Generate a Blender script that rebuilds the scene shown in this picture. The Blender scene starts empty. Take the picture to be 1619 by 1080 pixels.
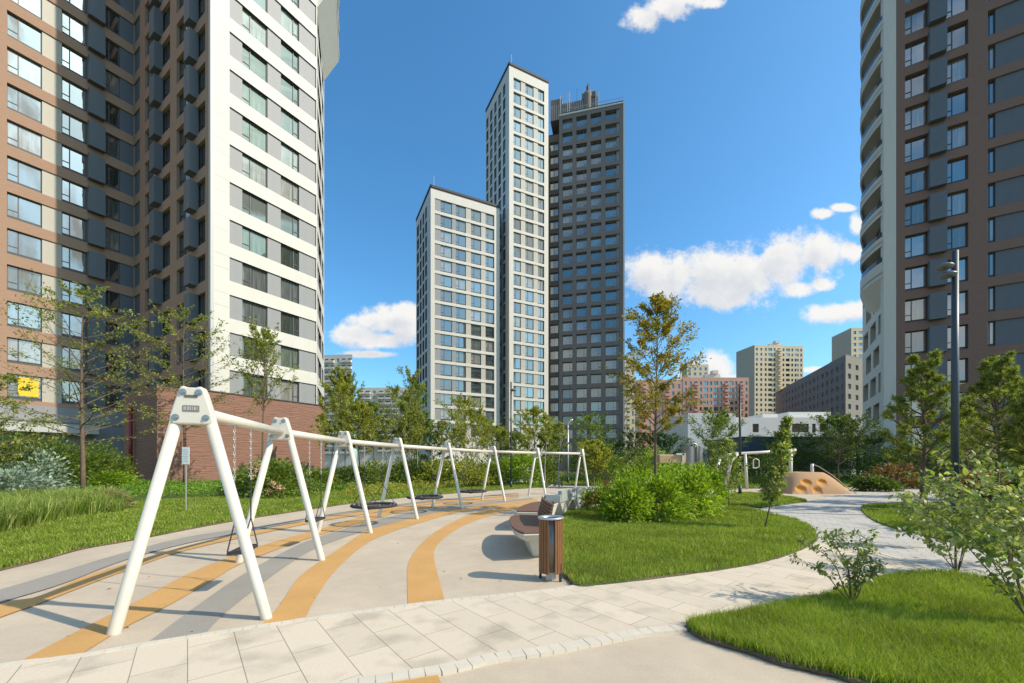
import bpy, math, random
import numpy as np
from mathutils import Vector, Matrix
from mathutils.geometry import tessellate_polygon
random.seed(7); rng = np.random.default_rng(7)
scn = bpy.context.scene; COL = scn.collection
FX, HY, CX, EYE = 645.0, 733.0, 809.5, 1.63
# ---------------------------------------------------------------- camera
cam = bpy.data.cameras.new('camera'); camo = bpy.data.objects.new('camera', cam); COL.objects.link(camo)
camo.location = (0, 0, EYE); camo.rotation_euler = (math.radians(90), 0, 0)
cam.sensor_width = 36; cam.lens = 36*FX/1619; cam.shift_y = (HY-540)/1619
cam.clip_start = 0.05; cam.clip_end = 4000; scn.camera = camo
# ---------------------------------------------------------------- light
SAZ = math.atan2(-0.27, 1.0); SEL = math.radians(40)
SUN = Vector((math.cos(SEL)*math.cos(SAZ), math.cos(SEL)*math.sin(SAZ), math.sin(SEL)))
sl = bpy.data.lights.new('sun', 'SUN'); so = bpy.data.objects.new('sun', sl); COL.objects.link(so)
sl.energy = 4.4; sl.angle = math.radians(0.55); sl.color = (1.0, 0.895, 0.73)
so.rotation_euler = SUN.to_track_quat('Z', 'Y').to_euler(); so.location = (30, -10, 40)
scn.view_settings.view_transform = 'Standard'; scn.view_settings.look = 'None'
scn.view_settings.exposure = 0.22; scn.view_settings.gamma = 1
wd = bpy.data.worlds.new('World'); scn.world = wd; wd.use_nodes = True
def world():
    nt = wd.node_tree; N = nt.nodes; Lk = nt.links.new; N.clear()
    out = N.new('ShaderNodeOutputWorld'); bg = N.new('ShaderNodeBackground'); bg.inputs[1].default_value = 0.15
    sky = N.new('ShaderNodeTexSky'); sky.sky_type = 'NISHITA'; sky.sun_disc = False
    sky.sun_elevation = SEL; sky.sun_rotation = math.pi/2 - SAZ
    sky.air_density = 1.0; sky.dust_density = 1.3; sky.ozone_density = 2.2
    hs = N.new('ShaderNodeHueSaturation'); hs.inputs['Saturation'].default_value = 1.14; hs.inputs['Value'].default_value = 1.3
    mc = N.new('ShaderNodeMixRGB'); mc.blend_type = 'MULTIPLY'; mc.inputs[0].default_value = 1; mc.inputs[2].default_value = (.76, 1.0, 1.06, 1)
    Lk(sky.outputs[0], mc.inputs[1]); Lk(mc.outputs[0], hs.inputs['Color'])
    tc = N.new('ShaderNodeTexCoord'); sp = N.new('ShaderNodeSeparateXYZ'); Lk(tc.outputs['Generated'], sp.inputs[0])
    def m(op, a, b=None, c=None):
        n = N.new('ShaderNodeMath'); n.operation = op
        for i, v in enumerate((a, b, c)):
            if v is None: continue
            if isinstance(v, (int, float)): n.inputs[i].default_value = v
            else: Lk(v, n.inputs[i])
        return n.outputs[0]
    ay = m('MAXIMUM', m('ABSOLUTE', sp.outputs[1]), 0.12)
    u = m('DIVIDE', sp.outputs[0], ay); v = m('DIVIDE', sp.outputs[2], ay)
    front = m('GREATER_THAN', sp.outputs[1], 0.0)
    cb = N.new('ShaderNodeCombineXYZ'); Lk(u, cb.inputs[0]); Lk(v, cb.inputs[1])
    Lk(m('MULTIPLY', front, 7.3), cb.inputs[2])
    def nz(scale, det, vec, rough=.55):
        n = N.new('ShaderNodeTexNoise'); n.inputs['Scale'].default_value = scale; n.inputs['Detail'].default_value = det
        n.inputs['Roughness'].default_value = rough; Lk(vec, n.inputs['Vector']); return n.outputs['Fac']
    blobs = [(1030,430,42,44),(1072,436,62,50),(1128,428,75,50),(1182,430,82,50),(1238,412,66,50),(1296,402,56,40),(1120,466,90,26),
             (1262,458,36,17),(1300,450,24,12),(1320,494,62,17),(1365,488,50,16),(1345,398,30,18),
             (1015,28,38,26),(1055,10,46,22),(1095,-6,50,18),(1125,4,26,10),(1356,355,16,20),(1300,338,22,9),(1335,328,26,8),
             (605,508,58,24),(640,512,46,26),(565,528,44,18),(600,538,64,16),(640,492,30,16),
             (1132,575,34,30),(1105,590,40,22),(1160,605,40,14),(1300,585,60,7),(585,560,50,6)]
    def field(vec):
        best = None
        for (x, y, rx, ry) in blobs:
            s = N.new('ShaderNodeVectorMath'); s.operation = 'SUBTRACT'; Lk(vec, s.inputs[0])
            s.inputs[1].default_value = ((x-CX)/FX, (HY-y)/FX, 7.3)
            k = N.new('ShaderNodeVectorMath'); k.operation = 'MULTIPLY'; Lk(s.outputs[0], k.inputs[0])
            k.inputs[1].default_value = (FX/rx/1.04, FX/ry/1.12, 1)
            l = N.new('ShaderNodeVectorMath'); l.operation = 'LENGTH'; Lk(k.outputs[0], l.inputs[0])
            d = m('SUBTRACT', 1.0, l.outputs['Value'])
            best = d if best is None else m('SMOOTH_MAX', best, d, .18)
        back = m('MULTIPLY', m('SUBTRACT', nz(1.6, 4, vec), 0.47), 3.2)  # unseen clouds behind the camera, added to lift and neutralise the shadows
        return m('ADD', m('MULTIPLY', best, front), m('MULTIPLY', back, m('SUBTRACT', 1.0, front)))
    def dens(vec, k=1.0):
        w = N.new('ShaderNodeTexNoise'); w.inputs['Scale'].default_value = 9; w.inputs['Detail'].default_value = 7; w.inputs['Roughness'].default_value = .62
        Lk(vec, w.inputs['Vector'])
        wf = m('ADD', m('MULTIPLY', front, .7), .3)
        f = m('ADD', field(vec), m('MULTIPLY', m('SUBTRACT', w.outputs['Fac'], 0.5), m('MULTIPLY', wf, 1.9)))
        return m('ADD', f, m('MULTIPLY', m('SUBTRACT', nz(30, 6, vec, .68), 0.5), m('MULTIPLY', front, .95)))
    V = cb.outputs[0]
    d0 = dens(V)
    sh = N.new('ShaderNodeVectorMath'); sh.operation = 'ADD'; Lk(V, sh.inputs[0]); sh.inputs[1].default_value = (0.018, 0.034, 0)
    d1 = dens(sh.outputs[0])
    mr = N.new('ShaderNodeMapRange'); mr.interpolation_type = 'SMOOTHSTEP'; Lk(d0, mr.inputs[0])
    mr.inputs[1].default_value = 0.0; mr.inputs[2].default_value = 0.55; mr.inputs[4].default_value = 0.97
    ms = N.new('ShaderNodeMapRange'); ms.interpolation_type = 'SMOOTHSTEP'; Lk(d1, ms.inputs[0]); ms.inputs[1].default_value = 0.0; ms.inputs[2].default_value = 1.0
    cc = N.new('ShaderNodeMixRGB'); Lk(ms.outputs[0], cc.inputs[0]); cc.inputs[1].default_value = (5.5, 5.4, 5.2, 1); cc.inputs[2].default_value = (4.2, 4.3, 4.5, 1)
    up = m('GREATER_THAN', sp.outputs[2], 0.0)
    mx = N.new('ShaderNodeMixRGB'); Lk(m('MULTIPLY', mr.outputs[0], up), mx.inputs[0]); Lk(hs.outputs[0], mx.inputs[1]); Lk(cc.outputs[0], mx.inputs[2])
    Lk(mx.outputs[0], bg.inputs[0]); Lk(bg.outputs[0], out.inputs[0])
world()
# ---------------------------------------------------------------- helpers
def G(px, py, h=0.0):
    y = FX*(EYE-h)/(py-HY); return ((px-CX)/FX*y, y)
def uat(A, d, px):
    k = (px-CX)/FX; return (k*A[1]-A[0])/(d[0]-k*d[1])
def hat(py, y): return (HY-py)/FX*y+EYE
MATS = {}
def mat(name, col, rough=.7, metal=0.0, spec=.4, noise=None, bump=None, col2=None, wave=None, coat=0):
    """noise=(scale(xyz), amount, detail) varies col towards col2; bump=(scale, strength)"""
    if name in MATS: return MATS[name]
    mt = bpy.data.materials.new(name); mt.use_nodes = True; nt = mt.node_tree; N = nt.nodes; Lk = nt.links.new
    b = N['Principled BSDF']; b.inputs['Roughness'].default_value = rough; b.inputs['Metallic'].default_value = metal
    b.inputs['Specular IOR Level'].default_value = spec; b.inputs['Base Color'].default_value = (*col, 1)
    if coat: b.inputs['Coat Weight'].default_value = coat; b.inputs['Coat Roughness'].default_value = .1
    tc = N.new('ShaderNodeTexCoord')
    if noise:
        mp = N.new('ShaderNodeMapping'); Lk(tc.outputs['Object'], mp.inputs[0]); mp.inputs['Scale'].default_value = noise[0]
        n = N.new('ShaderNodeTexNoise'); n.inputs['Scale'].default_value = 1; n.inputs['Detail'].default_value = noise[2]; n.inputs['Roughness'].default_value = .65
        Lk(mp.outputs[0], n.inputs['Vector'])
        mr = N.new('ShaderNodeMapRange'); Lk(n.outputs['Fac'], mr.inputs[0]); mr.inputs[1].default_value = .5-.5/noise[1]*.35; mr.inputs[2].default_value = .5+.5/noise[1]*.35
        mx = N.new('ShaderNodeMixRGB'); Lk(mr.outputs[0], mx.inputs[0]); mx.inputs[1].default_value = (*col, 1); mx.inputs[2].default_value = (*(col2 or [c*.8 for c in col]), 1)
        Lk(mx.outputs[0], b.inputs['Base Color'])
    if bump:
        mp2 = N.new('ShaderNodeMapping'); Lk(tc.outputs['Object'], mp2.inputs[0])
        sc = bump[0]; mp2.inputs['Scale'].default_value = sc if isinstance(sc, tuple) else (sc, sc, sc)
        n2 = N.new('ShaderNodeTexNoise'); n2.inputs['Scale'].default_value = 1; n2.inputs['Detail'].default_value = 4; Lk(mp2.outputs[0], n2.inputs['Vector'])
        bp = N.new('ShaderNodeBump'); bp.inputs['Strength'].default_value = bump[1]; bp.inputs['Distance'].default_value = bump[2] if len(bump) > 2 else .01
        Lk(n2.outputs['Fac'], bp.inputs['Height']); Lk(bp.outputs[0], b.inputs['Normal'])
    MATS[name] = mt; return mt
def leafmat(name, c1, c2, c3=None, trans=.45, rough=.5):
    if name in MATS: return MATS[name]
    mt = bpy.data.materials.new(name); mt.use_nodes = True; nt = mt.node_tree; N = nt.nodes; Lk = nt.links.new
    c1, c2, c3 = [None if c is None else tuple(min(.75, v*1.5) for v in c) for c in (c1, c2, c3)]
    N.clear(); out = N.new('ShaderNodeOutputMaterial'); g = N.new('ShaderNodeNewGeometry')
    rp = N.new('ShaderNodeValToRGB'); Lk(g.outputs['Random Per Island'], rp.inputs[0]); e = rp.color_ramp.elements
    e[0].color = (*c1, 1); e[1].color = (*c2, 1); e[1].position = .8
    if c3: k = e.new(1.0); k.color = (*c3, 1); e[1].position = .72
    p = N.new('ShaderNodeBsdfPrincipled'); p.inputs['Roughness'].default_value = rough; p.inputs['Specular IOR Level'].default_value = .35
    t = N.new('ShaderNodeBsdfTranslucent'); mx = N.new('ShaderNodeMixShader'); mx.inputs[0].default_value = trans
    tc = N.new('ShaderNodeTexCoord'); tn = N.new('ShaderNodeTexNoise'); tn.inputs['Scale'].default_value = 1.3; tn.inputs['Detail'].default_value = 5; Lk(tc.outputs['Object'], tn.inputs['Vector'])
    tr = N.new('ShaderNodeMapRange'); Lk(tn.outputs['Fac'], tr.inputs[0]); tr.inputs[1].default_value = .3; tr.inputs[2].default_value = .7; tr.inputs[3].default_value = .74; tr.inputs[4].default_value = 1.18
    tv = N.new('ShaderNodeVectorMath'); tv.operation = 'SCALE'; Lk(rp.outputs[0], tv.inputs[0]); Lk(tr.outputs[0], tv.inputs['Scale'])
    Lk(tv.outputs[0], p.inputs['Base Color'])
    br = N.new('ShaderNodeMixRGB'); br.blend_type = 'MULTIPLY'; br.inputs[0].default_value = 1; br.inputs[2].default_value = (1.25, 1.3, .5, 1)
    Lk(tv.outputs[0], br.inputs[1]); Lk(br.outputs[0], t.inputs[0])
    Lk(p.outputs[0], mx.inputs[1]); Lk(t.outputs[0], mx.inputs[2]); Lk(mx.outputs[0], out.inputs[0])
    MATS[name] = mt; return mt
def glassmat(name, tint, dark, refl=.55):
    """window glass: mirrors the sky, curtain or dark room behind varies per window"""
    if name in MATS: return MATS[name]
    mt = bpy.data.materials.new(name); mt.use_nodes = True; nt = mt.node_tree; N = nt.nodes; Lk = nt.links.new
    N.clear(); out = N.new('ShaderNodeOutputMaterial'); oi = N.new('ShaderNodeObjectInfo'); g = N.new('ShaderNodeNewGeometry')
    ad = N.new('ShaderNodeMath'); ad.operation = 'ADD'; Lk(oi.outputs['Random'], ad.inputs[0]); Lk(g.outputs['Random Per Island'], ad.inputs[1])
    fr = N.new('ShaderNodeMath'); fr.operation = 'FRACT'; Lk(ad.outputs[0], fr.inputs[0])
    rp = N.new('ShaderNodeValToRGB'); Lk(fr.outputs[0], rp.inputs[0]); rp.color_ramp.interpolation = 'CONSTANT'; e = rp.color_ramp.elements
    e[0].color = (*dark, 1); e[1].position = .45; e[1].color = (dark[0]*2.2, dark[1]*2.3, dark[2]*2.2, 1)
    a = e.new(.7); a.color = (.13, .14, .13, 1); a = e.new(.88); a.color = (.28, .27, .24, 1)
    tc = N.new('ShaderNodeTexCoord'); mp = N.new('ShaderNodeMapping'); mp.inputs['Scale'].default_value = (9, 9, .6); Lk(tc.outputs['Object'], mp.inputs[0])
    nz = N.new('ShaderNodeTexNoise'); nz.inputs['Scale'].default_value = 1; Lk(mp.outputs[0], nz.inputs['Vector'])
    mu = N.new('ShaderNodeMixRGB'); mu.blend_type = 'OVERLAY'; mu.inputs[0].default_value = .8; Lk(rp.outputs[0], mu.inputs[1]); Lk(nz.outputs['Fac'], mu.inputs[2])
    df = N.new('ShaderNodeBsdfDiffuse'); Lk(mu.outputs[0], df.inputs[0])
    gl = N.new('ShaderNodeBsdfGlossy'); gl.inputs['Roughness'].default_value = .015; gl.inputs[0].default_value = (*tint, 1)
    n3 = N.new('ShaderNodeTexNoise'); n3.inputs['Scale'].default_value = .5; Lk(tc.outputs['Object'], n3.inputs['Vector'])
    bp = N.new('ShaderNodeBump'); bp.inputs['Strength'].default_value = .12; bp.inputs['Distance'].default_value = .03; Lk(n3.outputs['Fac'], bp.inputs['Height']); Lk(bp.outputs[0], gl.inputs['Normal'])
    lw = N.new('ShaderNodeLayerWeight'); lw.inputs[0].default_value = .35
    mr = N.new('ShaderNodeMapRange'); Lk(lw.outputs['Facing'], mr.inputs[0]); mr.inputs[3].default_value = refl; mr.inputs[4].default_value = .95
    mx = N.new('ShaderNodeMixShader'); vr = N.new('ShaderNodeMapRange'); Lk(oi.outputs['Random'], vr.inputs[0]); vr.inputs[3].default_value = .6; vr.inputs[4].default_value = 1.1; vm = N.new('ShaderNodeMath'); vm.operation = 'MULTIPLY'; vm.use_clamp = True; Lk(mr.outputs[0], vm.inputs[0]); Lk(vr.outputs[0], vm.inputs[1])
    Lk(vm.outputs[0], mx.inputs[0]); Lk(df.outputs[0], mx.inputs[1]); Lk(gl.outputs[0], mx.inputs[2]); Lk(mx.outputs[0], out.inputs[0])
    MATS[name] = mt; return mt
WP = {}
def tag(o, label=None, cat=None, group=None, kind=None):
    if label: o['label'] = label
    if cat: o['category'] = cat
    if group: o['group'] = group
    if kind: o['kind'] = kind
    return o
def thing(name, label, cat, loc, group=None):
    o = bpy.data.objects.new(name, None); COL.objects.link(o); o.location = loc; o.empty_display_size = .2
    WP[o.name] = Vector(loc); return tag(o, label, cat, group)
def link(name, me, parent=None, loc=None):
    o = bpy.data.objects.new(name, me); COL.objects.link(o)
    p = WP[parent.name] if parent else Vector((0, 0, 0))
    w = Vector(loc) if loc is not None else p
    o.parent = parent; o.location = w-p; WP[o.name] = w; return o
class MB:
    def __init__(s): s.v = []; s.f = []; s.mi = []
    def face(s, pts, m=0):
        b = len(s.v); s.v += [tuple(p) for p in pts]; s.f.append(tuple(range(b, b+len(pts)))); s.mi.append(m)
    def hexa(s, P, m=0):  # P: 4 bottom (ccw), 4 top
        b = len(s.v); s.v += [tuple(p) for p in P]
        for q in ((0,3,2,1),(4,5,6,7),(0,1,5,4),(1,2,6,5),(2,3,7,6),(3,0,4,7)): s.f.append(tuple(b+i for i in q)); s.mi.append(m)
    def box(s, x0, x1, y0, y1, z0, z1, m=0):
        s.hexa([(x0,y0,z0),(x1,y0,z0),(x1,y1,z0),(x0,y1,z0),(x0,y0,z1),(x1,y0,z1),(x1,y1,z1),(x0,y1,z1)], m)
    def obox(s, A, d, u0, u1, n0, n1, z0, z1, m=0):   # along a wall: u along d, n outward
        n = (d[1], -d[0]); f = lambda u, k, z: (A[0]+d[0]*u+n[0]*k, A[1]+d[1]*u+n[1]*k, z)
        s.hexa([f(u0,n1,z0),f(u1,n1,z0),f(u1,n0,z0),f(u0,n0,z0),f(u0,n1,z1),f(u1,n1,z1),f(u1,n0,z1),f(u0,n0,z1)], m)
    def prism(s, poly, z0, z1, m=0):
        b = len(s.v); n = len(poly)
        a = sum(poly[i][0]*poly[(i+1)%n][1]-poly[(i+1)%n][0]*poly[i][1] for i in range(n))
        if a < 0: poly = poly[::-1]
        s.v += [(p[0],p[1],z0) for p in poly]+[(p[0],p[1],z1) for p in poly]
        for i in range(n): j = (i+1)%n; s.f.append((b+i,b+j,b+n+j,b+n+i)); s.mi.append(m)
        for t in tessellate_polygon([[Vector((p[0],p[1],0)) for p in poly]]):
            t = list(t); p0,p1,p2 = [poly[k] for k in t]
            if (p1[0]-p0[0])*(p2[1]-p0[1])-(p1[1]-p0[1])*(p2[0]-p0[0]) < 0: t = t[::-1]
            s.f.append(tuple(b+n+k for k in t)); s.mi.append(m); s.f.append(tuple(b+k for k in t[::-1])); s.mi.append(m)
    def tube(s, pts, rad, n=8, m=0, cap=True):
        pts = [Vector(p) for p in pts]; b = len(s.v); k = len(pts)
        if not isinstance(rad, (list, tuple)): rad = [rad]*k
        up = None
        for i, p in enumerate(pts):
            t = (pts[min(i+1,k-1)]-pts[max(i-1,0)]).normalized()
            if up is None: up = t.orthogonal().normalized()
            up = (up-t*up.dot(t)); up = up.normalized() if up.length > 1e-5 else t.orthogonal().normalized()
            w = t.cross(up)
            for j in range(n):
                a = 2*math.pi*j/n; q = p+(up*math.cos(a)+w*math.sin(a))*rad[i]; s.v.append(tuple(q))
        for i in range(k-1):
            for j in range(n):
                j2 = (j+1)%n; s.f.append((b+i*n+j,b+i*n+j2,b+(i+1)*n+j2,b+(i+1)*n+j)); s.mi.append(m)
        if cap:
            s.f.append(tuple(b+j for j in range(n))[::-1]); s.mi.append(m); s.f.append(tuple(b+(k-1)*n+j for j in range(n))); s.mi.append(m)
    def lathe(s, c, prof, n=24, m=0, sx=1, sy=1):
        b = len(s.v)
        for (r, z) in prof:
            for j in range(n):
                a = 2*math.pi*j/n; s.v.append((c[0]+r*sx*math.cos(a), c[1]+r*sy*math.sin(a), c[2]+z))
        for i in range(len(prof)-1):
            for j in range(n): j2=(j+1)%n; s.f.append((b+i*n+j,b+i*n+j2,b+(i+1)*n+j2,b+(i+1)*n+j)); s.mi.append(m)
    def mesh(s, name, mats, org=(0,0,0), smooth=False):
        me = bpy.data.meshes.new(name); o = org
        me.from_pydata([(v[0]-o[0],v[1]-o[1],v[2]-o[2]) for v in s.v], [], s.f)
        for k in (mats if isinstance(mats, (list, tuple)) else [mats]): me.materials.append(k)
        me.polygons.foreach_set('material_index', s.mi)
        if smooth: me.polygons.foreach_set('use_smooth', [True]*len(s.f))
        me.update()
        if len(s.v) > 300 and ('wall' in name or 'reveal' in name):
            import bmesh
            bm = bmesh.new(); bm.from_mesh(me); bmesh.ops.remove_doubles(bm, verts=bm.verts, dist=1e-4); bm.to_mesh(me); bm.free()
        return me
    def put(s, name, mats, parent=None, smooth=False, bevel=0, loc=None):
        org = Vector(loc) if loc is not None else (WP[parent.name] if parent else Vector((0,0,0)))
        o = link(name, s.mesh(name, mats, org, smooth), parent, org)
        if bevel:
            b = o.modifiers.new('bevel', 'BEVEL'); b.width = bevel; b.segments = 2; b.limit_method = 'ANGLE'; b.angle_limit = math.radians(50)
        return o
def npmesh(name, V, k, mt, parent=None, org=None):
    """V: (n*k,3) vertices of n separate k-gons"""
    V = np.asarray(V, dtype=np.float32); org = Vector(org) if org is not None else (WP[parent.name] if parent else Vector((0,0,0)))
    V = V-np.array(org, dtype=np.float32); nv = len(V); n = nv//k
    me = bpy.data.meshes.new(name); me.vertices.add(nv); me.vertices.foreach_set('co', V.ravel())
    tpl = {4: [(0,1,2,3)], 5: [(0,1,2,4),(4,2,3)], 6: [(0,1,5),(1,2,4,5),(2,3,4)]}[k]   # faces of one leaf or blade
    idx = np.array([i for t in tpl for i in t], dtype=np.int32); tot = np.array([len(t) for t in tpl], dtype=np.int32); L = len(idx)
    me.loops.add(n*L); me.loops.foreach_set('vertex_index', (idx[None]+np.arange(n, dtype=np.int32)[:,None]*k).ravel())
    st = np.concatenate([[0], np.cumsum(tot)[:-1]]).astype(np.int32); me.polygons.add(n*len(tpl))
    me.polygons.foreach_set('loop_start', (st[None]+np.arange(n, dtype=np.int32)[:,None]*L).ravel().astype(np.int32)); me.polygons.foreach_set('loop_total', np.tile(tot, n))
    me.materials.append(mt); me.update(); me.validate(); return link(name, me, parent, org)
def norm(a): return a/np.maximum(np.linalg.norm(a, axis=1, keepdims=True), 1e-6)
def leaves(P, D, size, asp=.5, flat=.5, r=None):
    """diamond leaves at P growing along D; flat: how much their faces look up"""
    P = np.asarray(P, float); n = len(P); D = norm(np.asarray(D, float)+rng.normal(0, .35, (n,3)))
    s = size*rng.uniform(.6, 1.25, (n,1)); up = rng.normal(0, 1, (n,3))*(1-flat)+np.array([0,0,1.0])*flat
    W = norm(np.cross(D, up)); Nn = np.cross(W, D)
    a = P; c = P+D*s-Nn*s*.12; b = P+D*s*.45+W*s*asp*.5+Nn*s*.06; d = P+D*s*.45-W*s*asp*.5+Nn*s*.06
    return np.stack([a,b,c,d], 1).reshape(-1, 3)
def inpoly(x, y, poly):
    c = np.zeros(len(x), bool); n = len(poly)
    for i in range(n):
        x0,y0 = poly[i]; x1,y1 = poly[(i+1)%n]
        if y0 == y1: continue
        k = ((y0 > y) != (y1 > y)) & (x < (x1-x0)*(y-y0)/(y1-y0)+x0); c ^= k
    return c
def crom(P, n=6, closed=False):
    P = [np.array(p, float) for p in P]; out = []; k = len(P)
    for i in range(k if closed else k-1):
        g = (lambda j: P[j % k]) if closed else (lambda j: P[min(max(j,0),k-1)])
        p0,p1,p2,p3 = g(i-1),g(i),g(i+1),g(i+2)
        for j in range(n):
            t = j/n; out.append(tuple(.5*((2*p1)+(-p0+p2)*t+(2*p0-5*p1+4*p2-p3)*t*t+(-p0+3*p1-3*p2+p3)*t**3)))
    if not closed: out.append(tuple(P[-1]))
    return out
def gp(px): return [G(*p) for p in px]
def struct(name, mb, m, **k): return tag(mb.put(name, m, **k), kind='structure')
# ---------------------------------------------------------------- materials
RUB = mat('beige_rubber', (.67,.56,.42), .9, noise=((48,48,48),.3,3), col2=(.44,.355,.26), bump=(300,.35,.004))
def add_soft(mt, scale, amt):
    """large soft wear patches multiplied into a base colour"""
    nt = mt.node_tree; N = nt.nodes; Lk = nt.links.new; b = N['Principled BSDF']; src = b.inputs['Base Color'].links[0].from_socket
    tc = N.new('ShaderNodeTexCoord'); n = N.new('ShaderNodeTexNoise'); n.inputs['Scale'].default_value = scale; n.inputs['Detail'].default_value = 5; Lk(tc.outputs['Object'], n.inputs['Vector'])
    mr = N.new('ShaderNodeMapRange'); Lk(n.outputs['Fac'], mr.inputs[0]); mr.inputs[1].default_value = .3; mr.inputs[2].default_value = .7; mr.inputs[3].default_value = 1-amt; mr.inputs[4].default_value = 1
    mx = N.new('ShaderNodeVectorMath'); mx.operation = 'SCALE'; Lk(src, mx.inputs[0]); Lk(mr.outputs[0], mx.inputs['Scale']); Lk(mx.outputs[0], b.inputs['Base Color'])
add_soft(RUB, .8, .18); add_soft(RUB, 5.0, .09)
ORG = mat('orange_rubber', (.69,.40,.145), .9, noise=((48,48,48),.27,3), col2=(.42,.22,.065), bump=(300,.35,.004)); add_soft(ORG, 1.5, .12)
GRY = mat('grey_rubber', (.44,.395,.33), .9, noise=((60,60,60),.25,3), col2=(.18,.165,.145), bump=(300,.35,.004)); add_soft(GRY, 1.5, .12)
SOIL = mat('soil', (.20,.145,.09), .95, noise=((20,20,20),.6,5), col2=(.05,.033,.02), bump=(60,.8,.02))
TURF = mat('turf', (.08,.12,.02), .95, noise=((9,9,9),.6,6), col2=(.10,.16,.03), bump=(80,1,.03))
WHITE = mat('white_powder_coat', (.66,.61,.52), .36, spec=.5, noise=((3,3,3),.6,5), col2=(.58,.54,.46), coat=.2)
STEEL = mat('galvanised_steel', (.42,.42,.41), .35, .9)
DARKM = mat('dark_metal', (.045,.055,.065), .4, .3)
BLACKR = mat('black_rubber', (.025,.025,.025), .7, noise=((30,30,30),.6,3), col2=(.045,.045,.045))
CONC = mat('pale_concrete', (.62,.60,.54), .75, noise=((7,7,7),.6,5), col2=(.50,.485,.44), bump=(60,.2,.003))
WOOD = mat('brown_wood', (.20,.105,.07), .55, noise=((4,40,40),.6,4), col2=(.11,.055,.035), bump=((8,90,90),.3,.002))
WOOD2 = mat('larch_slats', (.26,.125,.05), .5, noise=((60,60,3),.6,4), col2=(.13,.055,.022), bump=((90,90,6),.3,.002))
BRICK = mat('orange_brown_brick', (.42,.265,.18), .85, noise=((1.6,1.6,15),.33,4), col2=(.26,.16,.112))
BRICK2 = mat('brown_brick', (.26,.163,.125), .85, noise=((1.6,1.6,15),.33,4), col2=(.165,.10,.078))
BRICK3 = mat('red_brown_ribbed_brick', (.35,.19,.135), .85, noise=((1.0,1.0,15),.3,3), col2=(.15,.075,.052), bump=((1.0,1.0,15),1.0,.08))
DBRICK = mat('dark_grey_brick', (.205,.183,.168), .85, noise=((1.5,1.5,10),.5,4), col2=(.15,.133,.122))
CLAD = mat('white_cladding', (.60,.57,.505), .6, noise=((1.6,1.6,.35),.6,5), col2=(.53,.50,.445))
BARK = mat('brown_bark', (.20,.14,.095), .9, noise=((9,9,3),.6,5), col2=(.09,.06,.04), bump=((30,30,8),.6,.01))
BIRCH = mat('white_birch_bark', (.50,.47,.41), .8, noise=((6,6,14),.35,4), col2=(.10,.085,.07))
PANG = mat('mid_grey_panel', (.27,.27,.265), .55, noise=((2,2,.4),.6,3), col2=(.235,.235,.235))
PANB = mat('stone_beige_panel', (.44,.405,.34), .55, noise=((2,2,.4),.6,3), col2=(.40,.37,.31))
PAND = mat('slate_grey_panel', (.12,.135,.15), .5, noise=((2,2,.5),.6,3), col2=(.10,.115,.13))
FRAME = mat('dark_window_frame', (.075,.078,.08), .45)
FRAMEL = mat('light_window_frame', (.45,.45,.43), .45)
GL1 = glassmat('bright_window_glass', (.66,.66,.63), (.05,.055,.05), .5)
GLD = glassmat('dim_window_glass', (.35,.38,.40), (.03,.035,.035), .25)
GL2 = glassmat('greenish_window_glass', (.46,.49,.42), (.06,.07,.055), .34)
GL3 = glassmat('tower_window_glass', (.58,.63,.60), (.06,.066,.062), .40)
ROOFD = mat('dark_roof_edge', (.06,.058,.055), .7)
# ---------------------------------------------------------------- buildings
def wins_mesh(w, h, kind, sill=0):
    """frame (mb) and pane quad; local x along wall, y inward, z up"""
    a = MB(); t = .065; y0, y1 = -.035, .03
    a.box(0,w,y0,y1,0,t); a.box(0,w,y0,y1,h-t,h); a.box(0,t,y0,y1,t,h-t); a.box(w-t,w,y0,y1,t,h-t)
    if kind == 'sash':
        m = w*.31; a.box(m,m+t,y0,y1,t,h-t); a.box(t,m,y0,y1,h*.27,h*.27+t*.8)
    elif kind == 'sashr':
        m = w*.69; a.box(m,m+t,y0,y1,t,h-t); a.box(m+t,w-t,y0,y1,h*.27,h*.27+t*.8)
    elif kind == 'half': a.box(w*.5,w*.5+t,y0,y1,t,h-t)
    if sill: a.box(0,w,-.01,.03,-sill,-.002)
    p = MB(); p.face([(t,.012,t),(w-t,.012,t),(w-t,.012,h-t),(t,.012,h-t)])
    return a, p
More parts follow.
